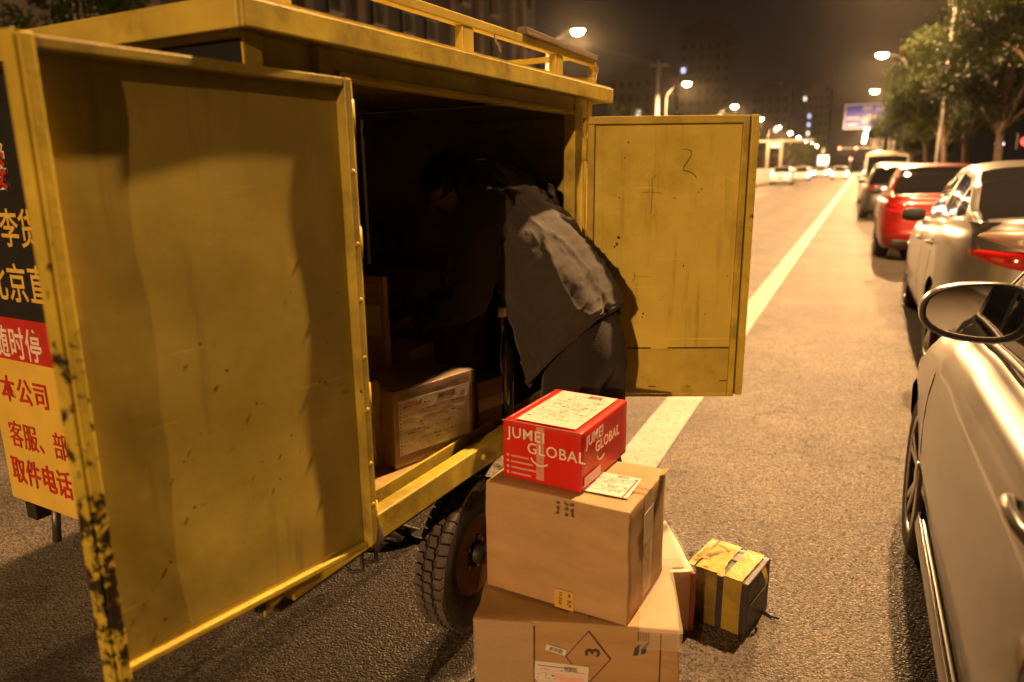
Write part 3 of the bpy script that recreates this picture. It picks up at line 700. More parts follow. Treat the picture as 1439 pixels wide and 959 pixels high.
lab = Flat(faceM(D,'right',.10,.17)).rect(0,0,.07,.085,z=.0012,h=.001).build('side_label', pbr('label_dim', (.5,.42,.3), rough=.6), mid)
MB().prism([(D[0]/2-.002,D[1]/2-.055,D[2]+.001),(D[0]/2+.012,D[1]/2-.05,D[2]+.006),(D[0]/2+.010,D[1]/2-.005,D[2]+.005),(D[0]/2-.002,D[1]/2-.003,D[2]+.001)], (0,0,.003)).build('torn_flap', CARD, mid)

# red printed box
D = (.224,.305,.156); rz = R(-5)
u = Vector((math.cos(rz), math.sin(rz), 0)); v = Vector((-u.y, u.x, 0))
red = package('red_box', 'small red printed parcel box with a white slip, top of the stack', Vector((-.775,1.577,.6675))+u*.112+v*.1525, rz, D, REDB, 15, .0012, .002)
fr = lambda face, a, b_: faceM(D, face, a, b_) @ Matrix.Translation((0,0,.0006))
for face, W, kx in (('front', D[0], 1.0), ('right', D[1], .98)):
    k = kx
    o1 = .018 if face == 'front' else .02
    text_obj('JUMEI', .041*k, WHITEP, 'lettering', red, fr(face, o1, .127), bold=.004, space=1.08)
    text_obj('GLOBAL', .041*k, WHITEP, 'lettering', red, fr(face, o1+.056, .093), bold=.004, space=1.08)
    q = Flat(faceM(D, face, o1+.095, .082)); q.line([(.030*math.cos(R(a)), .030*math.sin(R(a))) for a in range(205, 320, 9)], .004); q.build('smile_mark', WHITEP, red)
q = Flat(faceM(D,'front',0,0)); rnd = random.Random(9)
for k, L in enumerate((.052,.062,.075,.058)):
    y = .061-.0155*k; q.rect(.014,y,.021,y+.007)
    x = .027
    while x < .027+L: a = rnd.uniform(.002,.004); q.rect(x,y+.0005,x+a,y+.0062); x += a+.0009
q.build('print', pbr('print_faded_white', (.72,.38,.33), rough=.5), red)
shipping_label(red, faceM(D,'top',.034,.012), .168,.272, 44, paper=pbr('label_cream', (.62,.56,.48), rough=.5, var=.06, vscale=20))
MB().box((-.012,-D[1]/2-.0030,.012),(.010,-D[1]/2-.0016,D[2])).build('tape', film_mat('clear_tape_pale', (.85,.72,.62), .2, .22), red)
q = Flat(faceM(D,'top',.008,.02)); x = 0
rnd = random.Random(2); y = 0.0
while y < .22: a = rnd.uniform(.002,.006); q.rect(.004,y,.008,y+a); y += a+.002
q.build('print', pbr('print_faded_white', (.72,.38,.33), rough=.5), red)
lab = Flat(faceM(D,'right',.012,.012)).rect(0,0,.10,.024,z=.001,h=.0008).build('side_label', pbr('label_pinkish', (.62,.40,.32), rough=.5), red)
MB().box((-D[0]/2-.0005,-D[1]/2-.0022,D[2]-.0018),(D[0]/2+.0005,-D[1]/2-.0008,D[2]+.0012)).build('lid_edge', CARDD, red)

# film-wrapped parcel behind the stack
D = (.33,.345,.213); rz = R(28); u = Vector((math.cos(rz), math.sin(rz), 0)); v = Vector((-u.y, u.x, 0))
WRAPM = pbr('pale_printed_parcel', (.66,.52,.40), rough=.35, var=.2, vscale=9, bump=.35, bscale=18, coat=.5)
wrp = package('wrapped_parcel', 'flat pale parcel wrapped in clear film, standing between the stack and the taped box', Vector((-.357,2.080,0))-u*.165+v*.1725, rz, D, WRAPM, 21, .004, .003, cat='parcel')
q = Flat(faceM(D,'top',.05,.10)); rnd = random.Random(4)
for k in range(12):
    x = .0
    while x < .20: a = rnd.uniform(.004,.02); q.rect(x,k*.009,x+a,k*.009+.003); x += a+.004
q.build('print', INKP, wrp)
MB().box((.02,-D[1]/2+.02,D[2]+.002),(.14,-D[1]/2+.075,D[2]+.0042)).build('patch', pbr('print_salmon', (.60,.30,.22), rough=.4), wrp)
q = Flat(faceM(D,'front',.06,.02)); q.rect(0,.0,.09,.10)
q.build('print_panel', pbr('print_greybrown', (.16,.11,.08), rough=.5), wrp)
MB().box((-D[0]/2,-D[1]/2-.006,D[2]-.028),(D[0]/2-.09,-D[1]/2-.0045,D[2]-.008)).build('tape', SEAM, wrp)
MB().box((D[0]/2-.010,-D[1]/2-.007,.004),(D[0]/2+.0045,-D[1]/2+.004,D[2]-.004)).build('red_edge', pbr('print_redbrown', (.36,.05,.03), rough=.4), wrp)
mb = MB(); mb.grid([[(-D[0]/2-.006+(D[0]+.012)*i/16, -D[1]/2-.006+(D[1]+.010)*j/16, D[2]+.0065+.003*noise.noise(Vector((i*.6,j*.6,2)))) for i in range(17)] for j in range(17)])
mb.build('film', FILM, wrp, smooth=True)
mb = MB(); mb.grid([[(-D[0]/2-.006+(D[0]+.012)*i/16, -D[1]/2-.0085+.003*noise.noise(Vector((i*.6,j*.6,9))), .002+(D[2]+.004)*j/12) for i in range(17)] for j in range(13)])
mb.build('film', FILM, wrp, smooth=True)

# black battery case bound with yellow tape
D = (.205,.198,.185); rz = R(-13.5); u = Vector((math.cos(rz), math.sin(rz), 0)); v = Vector((-u.y, u.x, 0))
bat = package('taped_box', 'small black box bound with loose yellow tape, set on the road', Vector((-.195,2.114,0))-u*.1025+v*.099, rz, D, GREYP, 33, .0015, 0)
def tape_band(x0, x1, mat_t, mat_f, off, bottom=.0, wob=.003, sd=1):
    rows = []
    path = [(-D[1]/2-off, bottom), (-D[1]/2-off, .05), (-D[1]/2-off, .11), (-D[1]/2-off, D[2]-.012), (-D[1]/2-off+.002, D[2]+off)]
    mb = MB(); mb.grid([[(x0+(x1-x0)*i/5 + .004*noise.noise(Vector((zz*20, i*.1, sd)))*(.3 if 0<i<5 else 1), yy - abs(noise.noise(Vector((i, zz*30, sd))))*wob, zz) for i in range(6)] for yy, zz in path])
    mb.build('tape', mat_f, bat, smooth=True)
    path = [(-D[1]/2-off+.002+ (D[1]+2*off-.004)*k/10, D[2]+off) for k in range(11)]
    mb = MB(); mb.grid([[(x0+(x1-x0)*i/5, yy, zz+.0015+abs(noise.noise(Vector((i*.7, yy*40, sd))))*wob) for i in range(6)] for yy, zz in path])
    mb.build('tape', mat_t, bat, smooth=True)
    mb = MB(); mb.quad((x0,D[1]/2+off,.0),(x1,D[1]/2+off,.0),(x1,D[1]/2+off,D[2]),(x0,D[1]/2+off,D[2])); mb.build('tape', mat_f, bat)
tape_band(.024,.082, TAPEY, pbr('yellow_tape_half_shaded', (.28,.21,.035), rough=.4, var=.4, vscale=12, bump=.4, bscale=24), .0030, .002, .003, 1)  # this band's front shade is in its darker tape colour, top stays lighter
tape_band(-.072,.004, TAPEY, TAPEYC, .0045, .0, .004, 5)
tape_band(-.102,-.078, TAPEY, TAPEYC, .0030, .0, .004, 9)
MB().lathe([(0,.026),(.003,.026),(.004,.022),(.002,0)], 20, 'z', (.012,.035,D[2])).build('cap', pbr('grey_plastic', (.16,.16,.15), rough=.5), bat, smooth=True)
# loose crumpled tape loop over the top and a torn tail at the side
mb = MB(); rows = []
for k in range(15):
    t = k/14; rows.append([(-.085+.055*t+.012*math.sin(t*7)+s_*.010, -.055+.10*t, D[2]+.006+.034*math.sin(math.pi*t)**.8+.006*noise.noise(Vector((k*.7,s_,1)))+(.006 if s_ else 0)) for s_ in (-1,0,1)])
mb.grid(rows).build('loose_tape', film_mat('tape_yellow_clear', (.55,.42,.12), .2, .75), bat, smooth=True)
mb = MB(); rows = []
for k in range(9):
    t = k/8; rows.append([(D[0]/2+.004+.012*math.sin(t*3)+.004*noise.noise(Vector((k*.9,s_,4))), .02+s_*.016*(1-.4*t)+.008*t, D[2]+.003-.085*t) for s_ in (-1,0,1)])
mb.grid(rows).build('torn_tape', TAPEY, bat, smooth=True)
rnd = random.Random(18)
for k in range(3):           # wrinkled tape tails stuck on the top and hanging over the front edge
    x0 = (-.09,-.045,-.02,.035,.06)[k]; rows = []; L = (.12,.10,.14,.09,.11)[k]; a0 = (.4,-.5,.25,-.2,.6)[k]
    for i in range(10):
        t = i/9; yy = .03-L*t; xx = x0+math.sin(a0)*L*t; zz = D[2]+.009+.010*abs(noise.noise(Vector((i*.55,k*3.1,1))))
        if yy < -D[1]/2-.004: zz -= (-D[1]/2-.004-yy)*1.0; yy = -D[1]/2-.008-.004*noise.noise(Vector((i,k,2)))
        rows.append([(xx+s_*.011*(1+.3*noise.noise(Vector((i*.6,s_,k)))), yy, zz+.004*noise.noise(Vector((i*.8,s_*2,k+5)))) for s_ in (-1,0,1)])
    MB().grid(rows).build('loose_tape', (TAPEY, film_mat('tape_yellow_clear', (.55,.42,.12), .2, .75))[k % 2], bat, smooth=True)
MB().box((D[0]/2+.0005,-.08,.10),(D[0]/2+.0045,.07,.106)).build('groove', SEAM, bat)
MB().tube([(D[0]/2-.01,.07,.006),(D[0]/2+.03,.055,.006),(D[0]/2+.055,.06,.005)], [.006,.005,.003], 6).build('cable_end', GREYP, bat, smooth=True)

# parcels inside the cart (cart frame -> world)
def in_cart(name, label, x, y, z, rz, dims, mat, seed, amp=.003, cat='box', **k):
    o = package(name, label, CW(x, y, z), -AZ+rz, dims, mat, seed, amp, cat=cat, **k); return o
# labelled film wrapped parcel near the sill; its front edge runs from (-.138,-.145) to (-.063,.155)
D = (.309,.25,.232); ang = math.atan2(.30,.075)
uc = Vector((math.cos(ang), math.sin(ang), 0)); vc = Vector((-uc.y, uc.x, 0)); pc = Vector((-.145,-.145,0))+uc*D[0]/2+vc*D[1]/2
lbx = in_cart('labelled_parcel', 'brown film wrapped parcel with a large white waybill inside the cart', pc.x, pc.y, ZF+.002, ang, D, pbr('brown_wrapped_card', (.30,.20,.10), rough=.4, var=.2, vscale=6, bump=.25, bscale=22, coat=.4), 41, .005)
shipping_label(lbx, faceM(D,'front',.012,.038) @ Matrix.Rotation(R(-1),4,'Z'), .280,.165, 77, head='全国通快递', holes=True, paper=pbr('label_bluish', (.74,.74,.76), rough=.5, var=.06, vscale=20))
mb = MB(); mb.grid([[(-D[0]/2-.006+(D[0]+.012)*i/16, -D[1]/2-.0075+.003*noise.noise(Vector((i*.6,j*.6,3))), .0+(D[2]+.006)*j/12) for i in range(17)] for j in range(13)]); mb.build('film', FILM, lbx, smooth=True)
mb = MB(); mb.grid([[(-D[0]/2-.006+(D[0]+.012)*i/16, -D[1]/2-.006+(D[1]+.010)*j/12, D[2]+.006+.005*noise.noise(Vector((i*.6,j*.6,6)))) for i in range(17)] for j in range(13)]); mb.build('film', FILM, lbx, smooth=True)
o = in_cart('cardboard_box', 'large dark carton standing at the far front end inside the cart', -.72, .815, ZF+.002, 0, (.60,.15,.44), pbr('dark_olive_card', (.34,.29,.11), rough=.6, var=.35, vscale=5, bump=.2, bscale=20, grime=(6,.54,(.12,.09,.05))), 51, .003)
q = Flat(faceM((.60,.15,.44),'front',.19,.24)); q.line([(0,0),(.075,0),(.075,.085),(0,.085),(0,0)], .003).rect(.01,.088,.065,.098); q.build('handle_flap', SEAM, o)
in_cart('cardboard_box', 'small brown carton behind the waybill parcel inside the cart', -.475, .33, ZF+.002, R(4), (.185,.16,.238), CARD, 61, .002)
o = in_cart('padded_envelope', 'tall brown parcel leaning on end beside the left door post', -.385, .09, ZF+.002, R(8), (.085,.03,.52), CARD, 71, .003, cat='parcel')
Flat(faceM((.085,.03,.52),'front',.012,.33)).rect(0,0,.06,.10,z=.0012,h=.001).build('label', PAPER, o)
q = Flat(faceM((.085,.03,.52),'front',.015,.46)); q.line([(0,0),(.05,0),(.05,.04),(0,.04),(0,0)], .0015); q.build('print', SEAM, o)
in_cart('plastic_bag_parcel', 'crumpled plastic wrapped packet wedged behind the left door post', -.262, -.155, ZF+.002, R(-12), (.10,.07,.26), pbr('grey_film_packet', (.34,.27,.18), rough=.22, var=.4, vscale=12, bump=.6, bscale=20), 81, .012, cat='packet')
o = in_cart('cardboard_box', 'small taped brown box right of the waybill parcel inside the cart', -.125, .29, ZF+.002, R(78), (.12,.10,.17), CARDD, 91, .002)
MB().box((-.062,-.052,.07),(.062,-.0515,.11)).build('tape', TAPEC, o)

# ------------------------------------------------------------------ the courier bending into the cart
CLOTH = pbr('jacket_grey_twill', (.026,.022,.019), rough=.85, var=.18, vscale=7, bump=.25, bscale=160, sheen=.15)
TROUS = pbr('trousers_charcoal', (.013,.011,.010), rough=.9, var=.25, vscale=8, bump=.25, bscale=140, sheen=.1)
SKIN = pbr('skin', (.42,.25,.16), rough=.5, var=.1, vscale=12)
HAIR = pbr('hair_black', (.012,.010,.009), rough=.5, bump=.4, bscale=90)
SHOE = pbr('shoe_black', (.02,.02,.02), rough=.5, var=.3)
per = empty('person', CW(.13,.60,0), -AZ)
tag(per, 'person in a grey jacket and dark trousers bending head first into the cart', 'person')
def skin_mesh(name, verts, edges, rad, mat, parent, root=0, sub=2):
    me = bpy.data.meshes.new(name); me.from_pydata([Vector(p) for p in verts], edges, []); me.materials.append(mat)
    o = bpy.data.objects.new(name, me); col.objects.link(o); o.parent = parent
    md = o.modifiers.new('skin', 'SKIN'); md.use_smooth_shade = True
    sv = me.skin_vertices[0].data
    for i, r_ in enumerate(rad): sv[i].radius = (r_, r_) if not isinstance(r_, tuple) else r_; sv[i].use_root = (i == root)
    md = o.modifiers.new('sub', 'SUBSURF'); md.levels = md.render_levels = sub
    return o
# person local: origin on the ground under the hips, x backwards (out of the cart), y away from the camera
V = []; E_ = []; RD_ = []
def add_v(p, r_, link=None):
    V.append(p); RD_.append(r_); i = len(V)-1
    if link is not None: E_.append((link, i))
    return i
pel = add_v((0,0,.90), .10); wst = add_v((-.11,0,1.05), .085, pel); chs = add_v((-.23,0,1.20), .085, wst); ush = add_v((-.34,0,1.32), .065, chs)
nk = add_v((-.43,0,1.40), .052, ush); h1 = add_v((-.49,-.005,1.405), .075, nk); h2 = add_v((-.56,-.005,1.385), .088, h1); h3 = add_v((-.62,-.005,1.355), .070, h2)
for sgn in (-1, 1):
    hip = add_v((.01,.095*sgn,.84), .085, pel); kn = add_v((-.02+.03*sgn,.115*sgn,.47), .058, hip); an = add_v((.05+.03*sgn,.12*sgn,.09), .040, kn); add_v((-.06+.03*sgn,.125*sgn,.045), .035, an)
    sh = add_v((-.31,.17*sgn,1.31), .05, ush); el = add_v((-.325,.235*sgn,1.06), .044, sh); wr = add_v((-.56,.21*sgn,.93), .030, el); pm = add_v((-.64,.20*sgn,.90), .030, wr)
    for k, (dy, L) in enumerate(((-.030,.075),(-.010,.088),(.010,.082),(.030,.064))):
        a = add_v((-.675,.20*sgn+dy*1.1,.893), .0095, pm); b_ = add_v((-.675-L*.55,.20*sgn+dy*1.25,.872), .0085, a); add_v((-.675-L*.9,.20*sgn+dy*1.25,.835), .007, b_)
    a = add_v((-.60,.20*sgn-.035*sgn,.888), .011, pm); b_ = add_v((-.635,.20*sgn-.058*sgn,.868), .010, a); add_v((-.665,.20*sgn-.060*sgn,.845), .0085, b_)
body = skin_mesh('body', V, E_, RD_, SKIN, per)
# face: nose, ears, eyes, mouth; hair cap
HC = Vector((-.555,-.005,1.385)); fd = Vector((-.80,0,-.60)).normalized(); up = Vector((-.60,0,.80)).normalized()
def hp(a, b_, c_): return HC + fd*a + up*b_ + Vector((0,1,0))*c_
MB().tube([hp(.080,.02,0),hp(.098,-.012,0),hp(.108,-.032,0),hp(.088,-.040,0)], [.008,.011,.014,.008], 8).build('nose', SKIN, body, smooth=True)
MB().tube([hp(.086,-.065,-.024),hp(.094,-.066,0),hp(.086,-.065,.024)], [.004,.007,.004], 8).build('mouth', pbr('lips', (.30,.13,.10), rough=.5), body, smooth=True)
for sgn in (-1,1):
    MB().lathe([(-.006,0),(-.004,.022),(.004,.028),(.006,.020),(.004,0)], 14, 'y', hp(-.005,-.01,.086*sgn)).build('ear', SKIN, body, smooth=True)
    MB().lathe([(-.006,0),(-.004,.008),(.004,.008),(.006,0)], 10, 'x', hp(.080,.012,.032*sgn)).build('eye', SHOE, body, smooth=True)
rows = []
for i in range(10):
    a = R(8)+i/9*R(112); rows.append([hp((math.cos(k*math.pi/12)*math.sin(a))*.100-.012, math.cos(a)*.112+.012, math.sin(k*math.pi/12)*math.sin(a)*.094) + Vector(noise.noise_vector(Vector((i*.9,k*.9,3))))*.005 for k in range(24)])
for i in range(6, 10):          # keep the face free
    for k in range(24):
        if math.cos(k*math.pi/12) > .35: rows[i][k] = rows[5][k] - fd*.012
MB().grid(rows, closed_u=True).build('hair', HAIR, body, smooth=True)
# trousers
V = []; E_ = []; RD_ = []
p0 = add_v((.005,0,.90), .150); p1 = add_v((-.06,0,1.02), .145, p0)
for sgn in (-1, 1):
    a = add_v((.015,.095*sgn,.80), .112, p0); b_ = add_v((-.01+.03*sgn,.108*sgn,.62), .094, a); c_ = add_v((-.02+.03*sgn,.115*sgn,.45), .078, b_); d_ = add_v((.02+.03*sgn,.12*sgn,.26), .070, c_); add_v((.045+.03*sgn,.12*sgn,.075), .066, d_)
tr = skin_mesh('trousers', V, E_, RD_, TROUS, per)
tx = bpy.data.textures.new('cloth_folds', 'CLOUDS'); tx.noise_scale = .09; tx.noise_depth = 2
md = tr.modifiers.new('folds', 'DISPLACE'); md.texture = tx; md.strength = .022; md.mid_level = .5; md.texture_coords = 'LOCAL'
for sgn in (-1, 1):
    rows = []
    for i in range(9):
        t = i/8; xx = .085+.03*sgn-.265*t; w = .038*(1-.25*abs(t-.35)*2)*(1 if t < .9 else .7); hh = (.085 if t < .3 else .085-.045*(t-.3)/.7)
        rows.append([(xx, .123*sgn+w*math.cos(k*math.pi/8)*1.15, max(.002, hh*.5+hh*.5*math.sin(k*math.pi/8)) if True else 0) for k in range(16)])
    m_ = MB().grid(rows, closed_u=True); m_.poly(rows[0]); m_.poly(rows[-1]); m_.build('shoe', SHOE, per, smooth=True)
# jacket: rings from hem to collar (back point, front point, half width); the front hangs open
RG = [((.100,.972),(-.175,.690),.200),((.098,1.000),(-.180,.735),.212),((.080,1.045),(-.195,.80),.222),((.03,1.115),(-.215,.88),.222),((-.05,1.205),(-.24,.965),.216),((-.14,1.300),(-.275,1.05),.214),
      ((-.23,1.385),(-.325,1.135),.216),((-.31,1.440),(-.38,1.21),.215),((-.365,1.462),(-.43,1.27),.175),((-.40,1.468),(-.455,1.325),.105),((-.425,1.475),(-.468,1.345),.078),((-.45,1.482),(-.485,1.355),.076)]
def ring_pt(ri, th):
    """smooth between the rings; th=0 at the back, pi at the front"""
    i = min(int(ri), len(RG)-2); t = ri-i
    B = Vector((RG[i][0][0]*(1-t)+RG[i+1][0][0]*t, 0, RG[i][0][1]*(1-t)+RG[i+1][0][1]*t)); Fp = Vector((RG[i][1][0]*(1-t)+RG[i+1][1][0]*t, 0, RG[i][1][1]*(1-t)+RG[i+1][1][1]*t)); hw = RG[i][2]*(1-t)+RG[i+1][2]*t
    c_ = (B+Fp)/2; d = (B-Fp)/2; ct, st = math.cos(th), math.sin(th); e = .66
    return c_ + d*math.copysign(abs(ct)**e, ct) + Vector((0, hw*math.copysign(abs(st)**e, st), 0))
rows = []; NR = 110; NT = 180
for i in range(NR+1):
    ri = i/NR*(len(RG)-1); r = []
    for k in range(NT+1):
        th = -math.pi*.955 + 2*math.pi*.955*k/NT
        p = ring_pt(ri, th); c_ = ring_pt(ri, 0)*.5+ring_pt(ri, math.pi)*.5; out = (p-c_).normalized()
        fold = noise.noise(Vector((p.x*9+p.z*4, p.y*7, p.z*5)))*.015 + noise.noise(Vector((p.x*26-p.z*12, p.y*9, p.z*10)))*.0055
        lowf = max(0, 1-ri/4.0); fold += lowf*.012*math.sin(th*7+p.z*6+1.2*math.sin(th*3))
        ridge = 1-abs(noise.noise(Vector((p.x*13+p.z*9, p.y*8, p.z*3+7)))); fold += .012*ridge**7; r2 = 1-abs(noise.noise(Vector((p.x*22-p.z*16+p.y*6, p.y*12, p.z*9+3)))); fold += .007*r2**9
        if ri < .22: fold -= .006
        r.append(p + out*fold)
    rows.append(r)
jk = MB().grid(rows).build('jacket', CLOTH, per, smooth=True, solid=.004, fix=False)
MB().tube([Vector(p)*1.0+Vector((0,0,.004)) for p in rows[3]], .003, 5).build('hem_seam', CLOTH, jk, smooth=True)
# sleeves
for sgn in (-1, 1):
    ctr = [(-.290,.145*sgn,1.345),(-.295,.195*sgn,1.29),(-.300,.225*sgn,1.20),(-.305,.240*sgn,1.12),(-.325,.243*sgn,1.04),(-.40,.238*sgn,.995),(-.49,.225*sgn,.97),(-.555,.212*sgn,.938)]
    rad = [.095,.100,.094,.088,.082,.072,.060,.050]; rows = []
    for i in range(29):
        t = i/28*(len(ctr)-1); a = min(int(t), len(ctr)-2); f_ = t-a; c_ = Vector(ctr[a]).lerp(Vector(ctr[a+1]), f_); d = (Vector(ctr[a+1])-Vector(ctr[a])).normalized(); rr_ = rad[a]*(1-f_)+rad[a+1]*f_
        s1 = d.cross(Vector((1,.2,.1))).normalized(); s2 = d.cross(s1)
        rows.append([c_ + (s1*math.cos(q_)+s2*math.sin(q_))*(rr_+.012*noise.noise(Vector((i*.45, math.cos(q_)*1.5, math.sin(q_)*1.5+sgn)))+.004*math.sin(i*1.9+q_*2)) for q_ in [2*math.pi*k/28 for k in range(28)]])
    MB().grid(rows, closed_u=True).build('sleeve', CLOTH, jk, smooth=True, solid=.004, fix=False)
# paper tag at the collar, drawcord with a pale toggle
MB().box((-.418,-.045,1.486),(-.385,-.005,1.489)).build('collar_tag', SIGNWHT, jk)
bt = empty('bottle', CW(-.085,.385,ZF+.002)); tag(bt, 'tall dark bottle with a pale cap standing in the cart beside the person', 'bottle')
MB().lathe([(0,0),(0,.034),(.004,.038),(.20,.038),(.235,.034),(.27,.020),(.30,.013),(.365,.012),(.37,.014),(.378,.014),(.378,0)], 24, 'z').build('glass', pbr('dark_bottle_glass', (.008,.010,.006), rough=.08, spec=.6), bt, smooth=True)
MB().lathe([(.362,.0148),(.364,.0158),(.392,.0155),(.394,.013),(.394,0)], 20, 'z').build('cap', pbr('pale_plastic', (.55,.52,.48), rough=.4), bt, smooth=True)

# ------------------------------------------------------------------ cars
GLASS = pbr('car_glass', (.015,.015,.017), rough=.06, spec=.7)
BLKP = pbr('black_plastic', (.015,.015,.016), rough=.5, bump=.05)
CHROME = pbr('chrome', (.75,.73,.70), rough=.12, metal=1)
ALLOY = pbr('alloy_wheel', (.55,.54,.52), rough=.28, metal=.85, var=.1)
TAILR = pbr('tail_lamp_red', (.45,.012,.012), rough=.12, spec=.7, coat=.8)
TAILC = pbr('tail_lamp_clear', (.40,.27,.22), rough=.3, spec=.4)
HEADL = pbr('lit_headlamp', (.9,.9,.85), rough=.2, emit=((1,.93,.78), 350))
TAILLIT = pbr('lit_tail_lamp', (.8,.1,.05), rough=.2, emit=((1,.35,.2), 20))
HLC = pbr('headlamp_glass', (.5,.5,.5), rough=.08, spec=.7, coat=.8)
PLATE = pbr('plate_blue', (.03,.06,.35), rough=.4)
MIRG = pbr('mirror_glass', (.62,.60,.58), rough=.015, metal=1)
def paint(name, c, metal=.5, rough=.42): return pbr(name, c, rough=rough, metal=metal, coat=.6, var=.04, vscale=3, bump=.0)
SILV = paint('paint_silver', (.115,.115,.117), .6, .28); CHAMP = paint('paint_pale_silver', (.24,.235,.225), .5, .34); REDC = paint('paint_red', (.27,.010,.008), .3, .3)
GREYC = paint('paint_dark_grey', (.10,.095,.09)); WHITC = paint('paint_white', (.72,.71,.68), 0, .3); BEIG = paint('paint_cream', (.62,.56,.46), .1, .35); DKB = paint('paint_black', (.03,.03,.03), .3, .3)
def lerp_key(keys, x):
    if x <= keys[0][0]: return keys[0][1]
    for (a, fa), (b, fb) in zip(keys[:-1], keys[1:]):
        if x <= b:
            t = (x-a)/(b-a); t = t*t*(3-2*t); return fa+(fb-fa)*t
    return keys[-1][1]
class CarShape:
    """car in its own frame: y forwards, x right, z up, origin on the ground at the middle"""
    def __init__(s, **k):
        s.W = .88; s.rear = -2.20; s.front = 2.28; s.zb = .19; s.wr = .315; s.yw = (-1.33, 1.36); s.e = .27
        s.top = [(-2.2,.93),(-2.0,1.0),(-1.5,1.00),(-.6,.955),(.7,.93),(1.0,.935),(1.6,.86),(2.05,.74),(2.28,.64)]
        s.roof = [(-1.98,.99),(-1.72,1.06),(-1.2,1.31),(-.75,1.435),(-.2,1.47),(.2,1.455),(.6,1.34),(1.15,1.03),(1.38,.92)]
        s.yg = (-1.98, 1.38); s.yroof = (-.88, .36); s.pill = ((-1.30,-1.22),(-.28,-.18)); s.win = (-1.62, 1.12)
        s.wk = [(0,.915),(.08,.955),(.22,.985),(.42,1.0),(.62,.995),(.78,.985),(.86,.972),(.93,.94),(1.0,.875)]
        s.rk = [(0,.10),(.10,.03),(.3,0),(.45,.015),(.55,.05),(.75,.06),(.9,.09),(1,.16)]
        s.fk = [(0,.14),(.12,.05),(.35,0),(.55,.02),(.8,.08),(.92,.14),(1,.22)]
        s.wr_top = .64; s.tl = (.70,.90)
        for a, b in k.items(): setattr(s, a, b)
    def S(s, phi, t):
        w = s.W*lerp_key(s.wk, t); r_ = s.rear+lerp_key(s.rk, t); f_ = s.front-lerp_key(s.fk, t)
        ym = (r_+f_)/2; h = (f_-r_)/2; sp, cp = math.sin(phi), math.cos(phi)
        y = ym+h*math.copysign(abs(sp)**s.e, sp); x = -w*max(0, cp)**s.e
        zt = lerp_key(s.top, y); return Vector((x, y, s.zb+(zt-s.zb)*t))
    def phi_y(s, y, t=.5):
        r_ = s.rear+lerp_key(s.rk, t); f_ = s.front-lerp_key(s.fk, t); u = (y-(r_+f_)/2)/((f_-r_)/2); u = max(-.9999, min(.9999, u))
        return math.copysign(math.asin(abs(u)**(1/s.e)), u)
    def nrm(s, phi, t):
        a = s.S(phi+.002, t)-s.S(phi-.002, t); b = s.S(phi, min(1, t+.004))-s.S(phi, max(0, t-.004)); n = a.cross(b).normalized()
        c = s.S(phi, t); n = n if n.dot(Vector((c.x, c.y*.4, 0))) > 0 else -n
        return n
    def G(s, y, v):       # greenhouse section, v: 0 belt (left) .. 1 middle
        z0 = lerp_key(s.top, y)-.015; zr = max(z0+.002, lerp_key(s.roof, y)); hf = (zr-z0)/(1.47-.94)
        wb = s.W*.865*(1 - .10*max(0, (abs(y-(-.2))-1.0)/1.3)); wt = wb-(wb-s.W*s.wr_top)*min(1, hf)
        if v < .55:
            q = v/.55; return Vector((-(wb+(wt+.015-wb)*q + .035*hf*math.sin(math.pi*q)*.6), y, z0+(zr-.035*min(1,hf*2)-z0)*q))
        q = (v-.55)/.45; a = min(1, q*2.2)
        return Vector((-(wt+.015)*(1-q), y, zr-.035*min(1,hf*2)*(1-a)**2+.018*hf*(1-(1-q)**2)))
